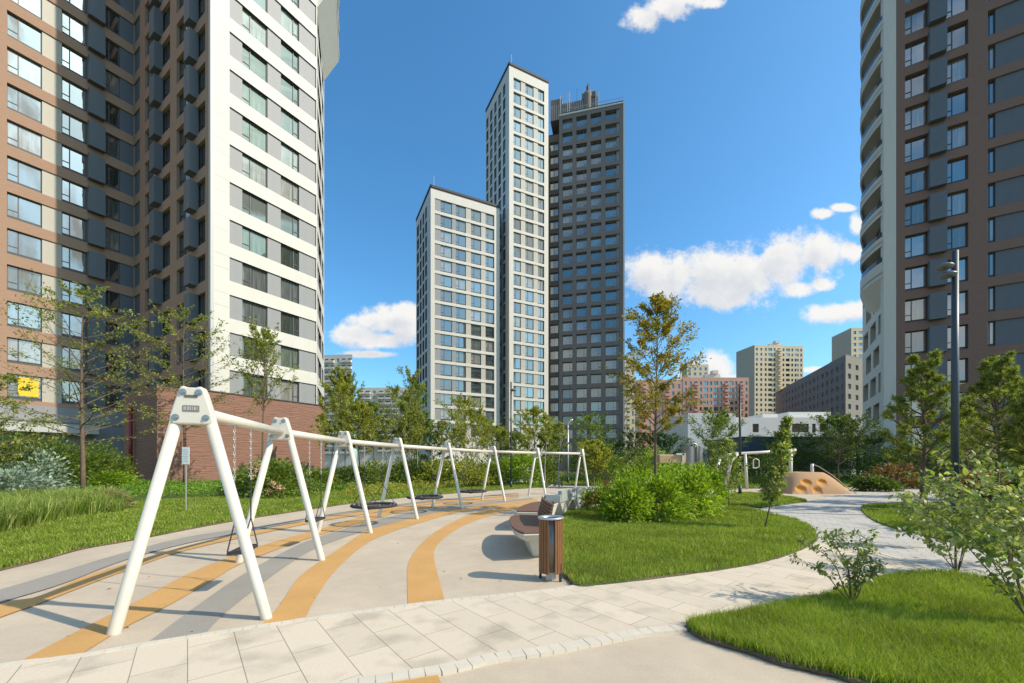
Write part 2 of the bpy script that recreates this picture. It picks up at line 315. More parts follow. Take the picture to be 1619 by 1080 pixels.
class Building:
    def __init__(s, name, label, base, glass, frame=FRAME, cat='building', group=None):
        s.r = thing(name, label, cat, base, group); s.w = []; s.glass = glass; s.frame = frame; s.parts = {}; s.boxes = []; s.panels = []; s.gl = None
    def mb(s, key, m):
        if key not in s.parts: s.parts[key] = (MB(), m)
        return s.parts[key][0]
    def facade(s, A, d, u0, u1, z0, z1, strips, rows, oh, wall, rev=None, depth=.3, sill=.0, wallname='wall'):
        """strips: [ [ (ua,ub,kind), ... ], ... ] contiguous cells of one opening; rows: opening top heights"""
        n = (d[1], -d[0]); W = s.mb(wallname, wall); R = W if (rev or wall) is wall else s.mb('reveal', rev)
        f = lambda u, z, k=0: (A[0]+d[0]*u+n[0]*k, A[1]+d[1]*u+n[1]*k, z)
        q = lambda M, a, b, c, e, k=0: M.face([f(a,c,k), f(b,c,k), f(b,e,k), f(a,e,k)])
        x = u0
        for st in strips:
            a, b = st[0][0], st[-1][1]
            if a > x+1e-4: q(W, x, a, z0, z1)
            zz = z0
            for zt in sorted(rows):
                zb = zt-oh; q(W, a, b, zz, zb); zz = zt
                R.face([f(a,zb),f(b,zb),f(b,zb,-depth),f(a,zb,-depth)]); R.face([f(a,zt,-depth),f(b,zt,-depth),f(b,zt),f(a,zt)])
                R.face([f(a,zb,-depth),f(a,zt,-depth),f(a,zt),f(a,zb)]); R.face([f(b,zb),f(b,zt),f(b,zt,-depth),f(b,zb,-depth)])
                for (ca, cb, kind) in st:
                    q(R, ca, cb, zb, zt, -depth)
                    if kind in ('pg','pb','pd'):
                        P = MB(); s.panels.append((P, {'pg':PANG,'pb':PANB,'pd':PAND}[kind], f(ca, zb)))
                        dk = -depth*.35; q(P, ca, cb, zb, zt, dk)
                        P.face([f(cb,zb,dk),f(cb,zb,-depth),f(cb,zt,-depth),f(cb,zt,dk)]); P.face([f(ca,zb,-depth),f(ca,zb,dk),f(ca,zt,dk),f(ca,zt,-depth)])
                    elif kind == 'box':
                        pass
                        s.boxes.append((A, d, ca, cb, zb-.12, zt+.06))
                    else:
                        s.w.append((f(ca, zb+sill, -depth*.85), math.atan2(d[1], d[0]), round(cb-ca,2), round(zt-zb-sill,2), kind, s.gl or s.glass, sill))
            q(W, a, b, zz, z1); x = b
        if u1 > x+1e-4: q(W, x, u1, z0, z1)
    def core(s, poly, z0, z1, m=DBRICK, inset=.45, roof=None):
        c = Vector((sum(p[0] for p in poly)/len(poly), sum(p[1] for p in poly)/len(poly)))
        P = []
        n = len(poly); area = sum(poly[i][0]*poly[(i+1)%n][1]-poly[(i+1)%n][0]*poly[i][1] for i in range(n)); sg = 1 if area > 0 else -1
        for i in range(n):   # inset polygon
            p0, p, p2 = [Vector(poly[k % n]) for k in (i-1, i, i+1)]
            e1 = (p-p0).normalized(); e2 = (p2-p).normalized(); n1 = Vector((-e1.y, e1.x))*sg; n2 = Vector((-e2.y, e2.x))*sg
            b = (n1+n2); b = b/max(b.length_squared, .3)*2*inset; P.append(tuple(p+b*.999))
        s.mb('inner_core', m).prism(P, z0, z1-.05)
        s.mb('roof', roof or ROOFD).prism(poly, z1, z1+.3)
    def done(s, maxw=100):
        for k, (b, m) in s.parts.items(): b.put(k, m, s.r)
        if len(s.panels) <= 100:
            for (b, m, l) in s.panels: b.put('wall_panel', m, s.r, loc=l)
        else:
            s.panels.sort(key=lambda t: -sum(abs((Vector(t[0].v[1])-Vector(t[0].v[0])).xy.length) for _ in (0,))/t[2][1]-(200 if t[2][2] < t[2][1]*1.1+2 else 0))
            for (b, m, l) in s.panels[:100]: b.put('wall_panel', m, s.r, loc=l)
            ms = []; M = MB()
            for (b, m, l) in s.panels[100:]:
                if m not in ms: ms.append(m)
                n0 = len(M.v); M.v += b.v; M.f += [tuple(n0+i for i in f_) for f_ in b.f]; M.mi += [ms.index(m)]*len(b.f)
            tag(M.put('wall_panel', ms, s.r), kind='stuff')
        if s.boxes:
            for (A, d, a, b, z0, z1) in s.boxes:
                m = MB(); m.obox(A, d, a+.04, b-.04, -.1, .55, z0, z1); o = m.put('air_conditioner_box', PAND, s.r, loc=(A[0]+d[0]*a, A[1]+d[1]*a, z0))
        def score(w):
            (x,y,z), rz, ww, hh, k, gl, si = w; px = CX+x/y*FX if y > 1 else -9999; py = HY-(z-EYE)/max(y,1)*FX
            vis = -40 < px < 1640 and -40 < py < 760; return (1 if vis else 0)*1e3+ww*hh/(y*y)*100
        ws = sorted(s.w, key=score, reverse=True); cache = {}
        for (loc, rz, ww, hh, k, gl, si) in ws[:maxw]:
            key = (ww, hh, k, si, gl.name)
            if key not in cache:
                a, p = wins_mesh(*key[:4]); cache[key] = (a.mesh('window', s.frame), p.mesh('pane', gl))
            o = link('window', cache[key][0], s.r, loc); o.rotation_euler[2] = rz
            c = bpy.data.objects.new('pane', cache[key][1]); COL.objects.link(c); c.parent = o
        if len(ws) > maxw:
            M = MB()
            for (loc, rz, ww, hh, k, gl, si) in ws[maxw:]:
                a, p = wins_mesh(ww, hh, k, si); ca, sa = math.cos(rz), math.sin(rz)
                for src, mi in ((a,0),(p,1)):
                    b = len(M.v); M.v += [(loc[0]+x*ca-y*sa, loc[1]+x*sa+y*ca, loc[2]+z) for (x,y,z) in src.v]
                    M.f += [tuple(b+i for i in f_) for f_ in src.f]; M.mi += [mi]*len(src.f)
            tag(M.put('window', [s.frame, s.glass], s.r), kind='stuff')
def cells(A, d, px, kinds):
    u = [uat(A, d, p) for p in px]; return [(u[i], u[i+1], k) for i, k in enumerate(kinds)]
L1 = (.532,.8465); L2 = (.8465,-.532)
def left_building():
    A1 = (-41.66, 33.65); u211 = uat(A1, L1, 211); C0 = (A1[0]+L1[0]*u211, A1[1]+L1[1]*u211)
    u333 = uat(C0, L2, 333); C1 = (C0[0]+L2[0]*u333, C0[1]+L2[1]*u333)
    u501 = uat(C1, L1, 501); C2 = (C1[0]+L1[0]*u501, C1[1]+L1[1]*u501)
    B = Building('apartment_building', 'tall apartment block with sunlit white front and orange brick wings left of the swings', (C1[0]-6, C1[1]+4, 0), GL1)
    top = 57.6; rows = [12.1+3*k for k in range(-1, 14)]
    st = cells(A1, L1, [11,67,98,137,165,190,214], ['sash','pb','sash','box','sash','pd'])
    B.facade(A1, L1, -6, u211, 6.6, top, [st], rows, 2.12, BRICK, sill=.22, wallname='brick_wall')
    s2 = [cells(C0, L2, [209,221], ['pd']), cells(C0, L2, [229,247.5,256,269], ['sash','box','sash']), cells(C0, L2, [279,303,312,324.5], ['sash','box','sash'])]
    s2[0][0] = (0.0, s2[0][0][1], 'pd')
    B.facade(C0, L2, 0, u333-.02, 6.6, top, s2, rows, 2.12, BRICK2 if False else BRICK, sill=.22, wallname='brick_wall')
    t = uat(C1, L1, 338)
    B.gl = GL2
    s3 = [cells(C1, L1, [363,384,424,445,474,500], ['pg','sash','pg','sashr','pg'])]
    B.facade(C1, L1, t, u501, 7.25, top, s3, rows, 1.88, CLAD, sill=.0, wallname='white_wall', rev=FRAME)
    m = B.mb('corner_trim', FRAMEL); m.obox(C1, L1, -.02, t, -.3, .03, 7.2, top)
    # thin joints of the white panels on the corner pier
    j = B.mb('panel_joints', PANG)
    for zt in rows:
        for dz in (0, -1.05): j.obox(C1, L1, t+.02, uat(C1,L1,362), 0, .004, zt+dz, zt+dz+.015)
    # far flank turning away behind the white front
    d3 = Vector((-3.1,8.2)).normalized(); d3 = (d3.x, d3.y)
    B.facade(C2, d3, 0, 9, 7.25, top, [[(.6,2.4,'half'),(2.4,3.2,'pg'),(3.2,5.2,'half')],[(6,8,'half')]], rows, 1.88, CLAD, wallname='white_wall', rev=FRAME)
    C3 = (C2[0]+d3[0]*9, C2[1]+d3[1]*9)
    # overhanging upper storeys on that flank
    n3 = (d3[1], -d3[0]); q = lambda u, k, z: (C2[0]+d3[0]*u+n3[0]*k, C2[1]+d3[1]*u+n3[1]*k, z)
    ov = B.mb('overhang_soffit', CLAD); z0, z1 = 45.6, 48.4; zt = top
    ov.hexa([q(.5,.03,z0),q(8.6,.03,z0),q(8.6,.0,z0),q(.5,.0,z0), q(.5,1.6,z1),q(8.6,1.6,z1),q(8.6,0,z1),q(.5,0,z1)])
    for k in range(3):
        zz = z1+3*k; ov.hexa([q(.5,1.62,zz),q(8.6,1.62,zz),q(8.6,0,zz),q(.5,0,zz), q(.5,1.62,zz+.9),q(8.6,1.62,zz+.9),q(8.6,0,zz+.9),q(.5,0,zz+.9)])
        gz = B.mb('balcony_glazing', GL2); gz.hexa([q(.6,1.5,zz+.9),q(8.5,1.5,zz+.9),q(8.5,0.02,zz+.9),q(.6,0.02,zz+.9), q(.6,1.5,zz+3),q(8.5,1.5,zz+3),q(8.5,0.02,zz+3),q(.6,0.02,zz+3)])
    A0 = (A1[0]-L1[0]*6, A1[1]-L1[1]*6); back = (-70, 62)
    poly = [A0, C0, C1, C2, C3, (C3[0]-14, C3[1]+9), (-62, 66), (-72, 40)]
    B.core(poly, 0, top, inset=.5)
    for (P, Q) in ((C3, poly[5]), (poly[5], poly[6]), (poly[6], poly[7]), (poly[7], A0)):
        B.mb('brick_wall', BRICK).face([(P[0],P[1],0),(Q[0],Q[1],0),(Q[0],Q[1],top),(P[0],P[1],top)])
    # ground floor of the left wing: grey fascia and light awning band
    g = B.mb('ground_floor_fascia', PANG); g.obox(A1, L1, -6, u211, -.3, .04, 5.3, 6.6); g.obox(A1, L1, -6, u211, -.3, -.06, 0, 5.3)
    aw = B.mb('awning', FRAMEL); aw.obox(A1, L1, -6, uat(A1,L1,150), .0, 1.3, 4.3, 4.95); aw.obox(A1, L1, -6, uat(A1,L1,150), .0, 1.33, 4.95, 5.05)
    B.mb('yellow_blind', mat('yellow_blind', (.75,.50,.03), .6)).obox(A1, L1, uat(A1,L1,29), uat(A1,L1,62), -.24, -.2, 7.35, 8.95)
    # side door bay
    Pc = (C1[0]-L1[0]*3.75, C1[1]-L1[1]*3.75)
    D = B.mb('blue_door', mat('navy_door', (.03,.055,.10), .45)); 
    # podium of ribbed brick under the white front
    un = uat(C1, L1, 247); Pn = (C1[0]+L1[0]*un, C1[1]+L1[1]*un); us = 6.8
    uf = uat(C1, L1, 512)
    n1 = (L1[1], -L1[0]); off = .12
    q = lambda P, u, k, dd=L1: (P[0]+dd[0]*u+dd[1]*k, P[1]+dd[1]*u-dd[0]*k)
    pod = [q(C1,un,off), q(C1,uf,off), (q(C1,uf,off)[0]-L2[0]*9, q(C1,uf,off)[1]-L2[1]*9), (q(C1,un,off)[0]-L2[0]*us, q(C1,un,off)[1]-L2[1]*us)]
    B.mb('brick_podium', BRICK3).prism(pod, 0, 7.15); B.mb('podium_coping', ROOFD).prism([q(C1,un,off+.06),q(C1,uf,off+.06),q(C1,uf,-1),q(C1,un,-1)], 7.15, 7.24)
    D.obox(C0, L2, .4, 3.2, -.3, .35, 0, 4.6)
    D2 = MB(); D2.obox(pod[3], L2, -3.0, -.02, -1.2, -1.0, 0, 4.3); D2.put('blue_door', MATS['navy_door'], B.r)
    B.done()
    # red standpipe on the shaded podium side
    k = us*.40; p = (pod[3][0]+L2[0]*k*.9-.13, pod[3][1]+L2[1]*k*.9-.22)
    RED = mat('dark_red_paint', (.22,.015,.012), .4, coat=.3)
    m = MB(); m.tube([(p[0],p[1],0),(p[0],p[1],6.0)], .13, 12); o = m.put('standpipe', RED, smooth=True, loc=(p[0],p[1],0))
    tag(o, 'dark red vertical standpipe against the shaded brick side wall', 'pipe')
    for z in (1.2, 3.4, 5.6):
        m = MB(); m.tube([(p[0],p[1],z),(p[0],p[1],z+.12)], .17, 12); m.put('pipe_collar', RED, o)
    return C1
left_building()
def right_building():
    k = (1431-CX)/FX; z = 38.3; A = (k*z, z); t = uat(A, L2, 1417); C = (A[0]+L2[0]*t, A[1]+L2[1]*t)
    B = Building('apartment_building', 'dark brown brick tower with white wavy balcony side at the right edge', (C[0]+6, C[1]+3, 0), GL1)
    top = 52.5; rows = [11.0+3*i for i in range(-3, 14)]
    cs = lambda px, kd: cells(C, L2, px, kd)
    ue = 31.0; u3 = uat(C, L2, 1562)
    st = [cs([1431,1466,1495.5,1531],['sash','box','sash']), [(u3,uat(C,L2,1575),'sash'),(uat(C,L2,1575),u3+5.0,'pd'),(u3+5,u3+6.4,'sash')], [(u3+8,u3+10,'sash'),(u3+10,u3+13,'pd'),(u3+13,u3+15,'sash')]]
    B.facade(C, L2, .02, ue, 0, top, st, rows, 2.18, BRICK2, sill=.2, depth=.42, wallname='brick_wall')
    # white corner column and gridded side
    dl = (L1[0], L1[1]); f = lambda u, k2, zz: (C[0]+dl[0]*u+(-dl[1])*k2, C[1]+dl[1]*u+dl[0]*k2, zz)  # outward = away from the brick front's right
    # side wall faces left: its own left-to-right direction points towards the camera
    ds = (-L1[0], -L1[1]); uL = 13.5; S0 = (C[0]+L1[0]*uL-.55, C[1]+L1[1]*uL-.0)
    ds = Vector((C[0]-S0[0]-.45, C[1]-S0[1]+.28)).normalized(); ds = (ds.x, ds.y); Ls = math.hypot(C[0]-.45-S0[0], C[1]+.28-S0[1])
    zb = 20.3
    w = B.mb('corner_column', CLAD); w.prism([(C[0],C[1]), (C[0]-.75,C[1]+.47), (C[0]-.3,C[1]+1.3), (C[0]+.5,C[1]+.85)], 0, top+.3)
    ww = 1.5
    rws = [11.0+3*i for i in range(-2, 4)]
    for i, zt in enumerate(rws):
        off = (i % 2)*1.6
        st2 = [[(.5+off+j*4.1, .5+off+j*4.1+1.5, 'half'),(.5+off+j*4.1+1.5, .5+off+j*4.1+2.9, 'pb')] for j in range(4) if .5+off+j*4.1+2.9 < Ls-.3]
        B.facade(S0, ds, 0, Ls, zt-2.5 if i else 0, zt+.5, st2, [zt], 2.0, CLAD, depth=.7, wallname='white_wall', rev=PANB)
    B.facade(S0, ds, 0, Ls, rws[-1]+.5, top, [[(.8,3.2,'half')],[(5,7.5,'half'),(7.5,8.5,'pd')],[(9.5,12,'half')]], [rws[-1]+3*i for i in range(1,9)], 2.3, PAND, depth=.5, wallname='dark_wall')
    # wavy balconies, one slab and parapet per storey above the sixth
    CX0 = Vector((C[0]-.75, C[1]+.47)); n_ = Vector((-L2[0], -L2[1]))
    far = Vector((C[0]+L1[0]*13.5, C[1]+L1[1]*13.5))
    curve = crom([(C[0]-.62,C[1]+.45),(35.95,40.3),(36.55,42.2),(37.3,43.7),(38.9,45.4),(41.2,47.6),(43.4,49.6)], 4)
    def plan(ex):
        P = []
        for i, p in enumerate(curve):
            a_ = Vector(curve[max(i-1,0)]); b_ = Vector(curve[min(i+1,len(curve)-1)]); t_ = (b_-a_).normalized(); P.append(tuple(Vector(p)+Vector((-t_.y, t_.x))*ex))
        return P+[tuple(far-n_*.6), (C[0], C[1]+1.4)]
    balc = []
    for i in range(0, 11):
        zz = 20.0+3*i
        m = MB(); pl = plan(0); n = len(pl)-2; H_ = .95 if i else 1.5
        m.prism(pl, zz, zz+.18)
        for a in range(n-1):
            p, q2 = pl[a], pl[a+1]; pi = plan(-.15); p_i, q_i = pi[a], pi[a+1]
            m.hexa([(*p,zz-.3),(*q2,zz-.3),(*q_i,zz-.3),(*p_i,zz-.3),(*p,zz+H_-.35),(*q2,zz+H_-.35),(*q_i,zz+H_-.35),(*p_i,zz+H_-.35)])
        o = m.put('balcony', CLAD, B.r)
        r = MB()
        for a in range(n-1):
            p, q2 = plan(-.05)[a], plan(-.05)[a+1]; r.face([(*p,zz+H_-.35),(*q2,zz+H_-.35),(*q2,zz+H_+.15),(*p,zz+H_+.15)])
        r.put('railing', mat('smoked_railing_glass', (.05,.07,.09), .1, spec=.8), o)
        if i == 0:
            m = MB(); P = plan(0); Q = plan(-1.6)
            for a in range(n-1):
                m.face([(*P[a],zz-.3),(*P[a+1],zz-.3),(*Q[a+1],zz-2.6),(*Q[a],zz-2.6)])
            m.put('balcony_soffit', CLAD, B.r)
    far = (C[0]+L1[0]*13.5, C[1]+L1[1]*13.5); E = (C[0]+L2[0]*ue, C[1]+L2[1]*ue); E2 = (E[0]+L1[0]*14, E[1]+L1[1]*14)
    poly = [C, E, E2, far, ((S0[0]+C[0])/2, (S0[1]+C[1])/2+.3)][:4]
    B.core(poly, 0, top, inset=.9)
    for (P, Q) in ((E, E2), (E2, far)): B.mb('brick_wall', BRICK2).face([(*P,0),(*Q,0),(*Q,top),(*P,top)])
    j = B.mb('panel_joints', PANG)
    B.done()
right_building()
T1 = (.899,.438); T2 = (.438,-.899)
def towers():
    z = 81.3; A = ((681-CX)/FX*z, z)
    def white_tower(label, A, pr, pl, right_px, left_px, kr, lstr, ytop, nrow, firsttop, oh=2.42):
        ur = uat(A, T1, pr); ul = -uat(A, T2, pl)   # left face runs back from the corner
        B = Building('white_apartment_tower', label, (A[0]+3, A[1]+5, 0), GL3); top = ytop
        rows = [firsttop-3*i for i in range(nrow)]
        B.facade(A, T1, 0, ur, 0, top, [cells(A, T1, right_px, kr)], rows, oh, CLAD, sill=.25, depth=.35, wallname='white_wall')
        S0 = (A[0]-T2[0]*ul, A[1]-T2[1]*ul)
        ss = [[(ul+uat(A,T2,a), ul+uat(A,T2,b), 'half')] for a, b in lstr]
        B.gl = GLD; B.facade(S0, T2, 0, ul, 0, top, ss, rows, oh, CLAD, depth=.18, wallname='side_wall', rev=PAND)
        R = (A[0]+T1[0]*ur, A[1]+T1[1]*ur); bk = (R[0]-T2[0]*ul, R[1]-T2[1]*ul)
        B.core([A, R, bk, S0], 0, top, inset=.6)
        B.mb('white_wall', CLAD).face([(*R,0),(*bk,0),(*bk,top),(*R,top)]); B.mb('white_wall', CLAD).face([(*bk,0),(*S0,0),(*S0,top),(*bk,top)])
        e = B.mb('roof_railing', ROOFD); e.obox(A, T1, -.1, ur, -.25, .1, top+.3, top+.75); e.obox(S0, T2, 0, ul+.1, -.25, .1, top+.3, top+.75)
        a = B.mb('antenna', FRAMEL); a.tube([(A[0]+.5,A[1]+.7,top+.5),(A[0]+.5,A[1]+.7,top+3)], .05, 5)
        j = B.mb('panel_joints', PANG)
        B.done(); return R, bk, S0
    R1, bk1, S1 = white_tower('lower white tower block with wide ribbon windows, standing left of the two tall ones', A, 790, 658,
        [687.4,697,715,721,737,745,761,768,781.5], None, ['pg','sash','pg','sash','pb','sash','pb','sash'],
        [(659.3,662.3),(663.8,666.4),(668,670.8),(672.3,675)], 56.5, 16, 54.8)
    z = 86.8; A2 = ((805-CX)/FX*z, z)
    R2, bk2, S2 = white_tower('tallest white tower block with a narrow sunlit front between its neighbours', A2, 867, 768,
        [811.9,824,831,844,851,860.5], None, ['sash','pb','sash','pb','half'],
        [(769,772.2),(775,778.6),(781.5,785),(788,792),(795.4,799)], 86.3, 26, 84.3)
    # dark link between the two white towers
    B = Building('stair_link', 'narrow dark grey balcony link filling the gap between the two white towers', (-1.9, 91.5, 0), GL2)
    a0 = (-2.6, 90.6); m = B.mb('dark_wall', PAND); m.obox(a0, (1,0), -.9, 1.35, -4, -.2, 0, 54)
    for i in range(18):
        zz = 1+3*i; m.obox(a0, (1,0), -.9, 1.35, -.2, .5, zz, zz+.9)
    w = [( (a0[0]-.7, a0[1]+.15, 1.95+3*i), 0.0, 1.9, 2.0, 'half', GL2, 0) for i in range(17)]; B.w = w; B.done()
    # dark tower
    D1 = (.970,-.242); z = 91.0; A = ((884-CX)/FX*z, z); top = 79.4; ur = uat(A, D1, 985.5)
    B = Building('dark_apartment_tower', 'dark grey brick tower with plant room and masts on its roof', (A[0]+5, A[1]+4, 0), GL3, mat('mid_window_frame', (.26,.26,.26), .5))
    rows = [78.2-3*i for i in range(25)]
    st = [cells(A, D1, p, ['sashr']) for p in ([889,905],[911,927.7],[933.8,950.6])]+[cells(A, D1, [957,975,979.5], ['sashr','pg'])]
    B.facade(A, D1, 0, ur, 0, top, st, rows, 2.15, DBRICK, depth=.75, sill=.15, wallname='brick_wall')
    Bk = (-D1[1]*2.6, D1[0]*2.6); A_ = (A[0]+Bk[0], A[1]+Bk[1]); ub = uat(A_, D1, 866)
    B.facade(A_, D1, ub-1.5, 0.1, 0, top-2.3, [cells(A_, D1, [869,882.5], ['half'])], [r-2.6 for r in rows], 1.95, DBRICK, depth=.5, wallname='brick_wall')
    B.mb('brick_wall', DBRICK).face([(*A_,0),(*A,0),(*A,top),(*A_,top)])
    E = (A[0]+D1[0]*ur, A[1]+D1[1]*ur); nb = (-D1[1]*14, D1[0]*14); E2 = (E[0]+nb[0], E[1]+nb[1]); A2b = (A[0]+nb[0], A[1]+nb[1])
    W_ = (A_[0]+D1[0]*(ub-1.5), A_[1]+D1[1]*(ub-1.5)); W2 = (W_[0]+nb[0]*.8, W_[1]+nb[1]*.8)
    B.core([A, E, E2, A2b], 0, top, inset=.9, roof=ROOFD); B.core([W_, A_, A2b, W2], 0, top-2.3, inset=.6)
    for (P, Q) in ((E, E2), (E2, A2b), (A2b, W2), (W2, W_)): B.mb('brick_wall', DBRICK).face([(*P,0),(*Q,0),(*Q,top-.1),(*P,top-.1)])
    tr = B.mb('roof_trim', CLAD); tr.obox(A, D1, 0, ur+.1, .0, .12, top-.35, top); tr.obox(A, D1, ur-.02, ur+.28, -.4, .06, 0, top)
    rl = B.mb('roof_railing', FRAMEL)
    for i in range(24): u = ur*i/23; rl.obox(A, D1, u, u+.04, -.15, -.1, top+.3, top+1.1)
    rl.obox(A, D1, 0, ur, -.16, -.1, top+1.05, top+1.12)
    pr = B.mb('plant_room', mat('ribbed_brown_metal', (.17,.145,.125), .6)); pu = B.mb('plant_room_ribs', FRAMEL)
    pr.obox(A, D1, -2.2, 8.4, -8, -1.6, top+.3, top+3.7)
    for i in range(26): u = -2.1+10.4*i/25; pu.obox(A, D1, u, u+.1, -1.6, -1.5, top+.3, top+3.6)
    pr.obox(A, D1, -2.2, .4, -8, -1.8, top+3.7, top+5.2); pr.lathe((A[0]+6.5,A[1]+.6,top+.3), [(0,0),(1.15,0),(1.15,4.3),(.9,5.0),(0,5.2)], 18)
    for u, h in ((.0,5.4),(1.6,5.6),(7.9,4.8),(2.0,5.9),(8.6,4.5)): ch = MB(); ch.obox(A, D1, u, u+.22, -1.5, -1.25, top+.3, top+h); ch.put('chimney', CLAD, B.r)
    pr.obox(A, D1, 4.9, 8.2, -3.6, -1.4, top+3.7, top+4.9)
    an = B.mb('satellite_mast', ROOFD); c = (A[0]+6.5, A[1]+.6)
    an.tube([(c[0],c[1],top+5.2),(c[0],c[1],top+6.8)], .32, 8); an.tube([(c[0],c[1],top+6.8),(c[0]+.1,c[1],top+7.4)], .16, 8); an.tube([(A[0]+4,A[1],top+.3),(A[0]+4,A[1],top+6)], .05, 5)
    B.done()
towers()
BEI = mat('yellow_beige_render', (.70,.58,.40), .8, noise=((.3,.3,.3),.6,3), col2=(.64,.53,.37))
REDR = mat('salmon_red_render', (.58,.35,.26), .8, noise=((.3,.3,.3),.6,3), col2=(.52,.31,.23))
GRYR = mat('charcoal_render', (.19,.17,.16), .8, noise=((.4,.4,.4),.6,3), col2=(.15,.135,.13))
def far_block(name, label, z, x0, x1, ytop, wallm, left_px=None, left_m=None, ncol=8, floor=3.0, band=None, oh=1.7, ang=0.0, loggia=(), roofbits=True, px_floor=None, darkcols=(), ray=False):
    """block facing the camera; x0..x1 are where its front's ends stand"""
    d = (math.cos(ang), math.sin(ang)); A = ((x0-CX)/FX*z, z); L = uat(A, d, x1); top = hat(ytop, z)
    B = Building(name, label, (A[0]+L/2, A[1]+6, 0), GL3, FRAME)
    fl = floor; nrow = int((top-6)/fl); rows = [top-1.5-fl*i for i in range(nrow)]
    cw = L/ncol; st = []
    for i in range(ncol):
        if i in loggia: st.append([(cw*i+.15*cw, cw*(i+1)-.15*cw, 'pd')])
        elif i in darkcols: st.append([(cw*i+.05*cw, cw*(i+1)-.05*cw, 'half')])
        else: st.append([(cw*i+.28*cw, cw*(i+1)-.28*cw, 'half')])
    B.facade(A, d, 0, L, 0, top, st, rows, oh, wallm, depth=.5, wallname='wall')
    for i in loggia:
        for zt in rows: B.mb('balcony', wallm).obox(A, d, cw*i+.05*cw, cw*(i+1)-.05*cw, .0, 1.3, zt-oh-.3, zt-oh+.75)
    dep = 16; n = (-d[1], d[0]); P = (A[0]+d[0]*L, A[1]+d[1]*L); Q = (P[0]+n[0]*dep, P[1]+n[1]*dep)
    if ray: Q = (P[0]*(1+dep/z), P[1]*(1+dep/z))
    if left_px:
        e = Vector((left_px-CX, 0)); zz = z+dep; S = ((left_px-CX)/FX*zz, zz)
    else: S = (A[0]+n[0]*dep, A[1]+n[1]*dep)
    B.core([A, P, Q, S], 0, top, inset=.8, m=ROOFD, roof=wallm)
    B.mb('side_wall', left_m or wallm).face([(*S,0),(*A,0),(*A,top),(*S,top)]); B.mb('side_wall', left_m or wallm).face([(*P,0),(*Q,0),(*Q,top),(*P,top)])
    if roofbits:
        r = B.mb('roof_plant', CLAD); c = (A[0]*.45+P[0]*.55, A[1]*.45+P[1]*.55)
        r.box(c[0]-4, c[0]+3, c[1]+5, c[1]+9, top+.3, top+3); r.box(c[0]-1, c[0]+1.6, c[1]+4, c[1]+7, top+3, top+4.6)
        r.tube([(c[0]-6,c[1]+4,top),(c[0]-6,c[1]+4,top+5)], .12, 5)
    B.done(); return B
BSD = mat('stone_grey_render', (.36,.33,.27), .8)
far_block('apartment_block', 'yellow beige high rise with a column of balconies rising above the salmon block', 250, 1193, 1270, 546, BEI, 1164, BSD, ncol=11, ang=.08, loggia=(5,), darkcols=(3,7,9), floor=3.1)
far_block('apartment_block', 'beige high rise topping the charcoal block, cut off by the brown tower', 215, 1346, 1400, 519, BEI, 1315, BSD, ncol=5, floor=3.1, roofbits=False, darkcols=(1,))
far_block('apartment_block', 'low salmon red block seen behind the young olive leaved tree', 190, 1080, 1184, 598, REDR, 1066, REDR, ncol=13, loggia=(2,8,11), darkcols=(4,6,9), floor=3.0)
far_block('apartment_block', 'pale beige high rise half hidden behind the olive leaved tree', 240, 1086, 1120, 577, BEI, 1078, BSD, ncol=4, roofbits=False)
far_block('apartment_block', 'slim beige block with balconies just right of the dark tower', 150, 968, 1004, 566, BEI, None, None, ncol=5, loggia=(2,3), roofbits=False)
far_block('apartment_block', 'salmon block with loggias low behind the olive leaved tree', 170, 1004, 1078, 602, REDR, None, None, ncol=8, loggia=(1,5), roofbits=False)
def charcoal():
    # long dark slab: front recedes to the left, lighter end wall faces right
    z = 120; A0 = ((1237-CX)/FX*175, 175); A1 = ((1337-CX)/FX*z, z); d = Vector((A1[0]-A0[0], A1[1]-A0[1])); L = d.length; d = (d.x/L, d.y/L)
    top = hat(565, z)+.6; B = Building('apartment_block', 'long charcoal grey block with scattered white windows, lighter on its end wall', (A1[0], A1[1]+5, 0), GL1, FRAMEL)
    nc = 16; cw = L/nc; st = [[(cw*i+.3*cw, cw*(i+1)-.3*cw, 'half' if (i*7)%5 else 'pd')] for i in range(nc)]
    rows = [top-2.2-3*i for i in range(9)]
    B.facade(A0, d, 0, L, 0, top, st, rows, 1.5, GRYR, depth=.4, wallname='dark_wall')
    E = ((1372-CX)/FX*(z+6), z+6); e = Vector((E[0]-A1[0], E[1]-A1[1])); Le = e.length; e = (e.x/Le, e.y/Le)
    cw = Le/3; B.facade(A1, e, 0, Le, 0, top, [[(cw*i+.3*cw, cw*(i+1)-.3*cw, 'half')] for i in range(3)], rows, 1.5, mat('grey_brown_render', (.22,.195,.165), .8), depth=.4, wallname='end_wall')
    cq = (A1[0]*.8+A0[0]*.2+5, A1[1]*.8+A0[1]*.2+3)
    B.core([A0, A1, E, (E[0]+10, E[1]+60)], 0, top, inset=.7, roof=GRYR)
    r = B.mb('roof_plant', FRAMEL); r.box(cq[0], cq[0]+3, cq[1], cq[1]+3, top, top+2.2); r.box(cq[0]+5, cq[0]+6.5, cq[1]+2, cq[1]+4, top, top+2.8)
    B.done()
charcoal()
far_block('apartment_block', 'white high rise with striped balconies far behind, beside the left block', 190, 494, 557, 563, CLAD, None, None, ncol=7, oh=1.75, ang=-.1, roofbits=False, loggia=(0,2,3,5,6), ray=True)
far_block('apartment_block', 'white high rise with striped balconies, lower and farther right than its twin', 235, 565, 662, 614, CLAD, None, None, ncol=9, oh=1.7, ang=-.05, roofbits=False, loggia=(0,1,3,4,5,7,8), ray=True)
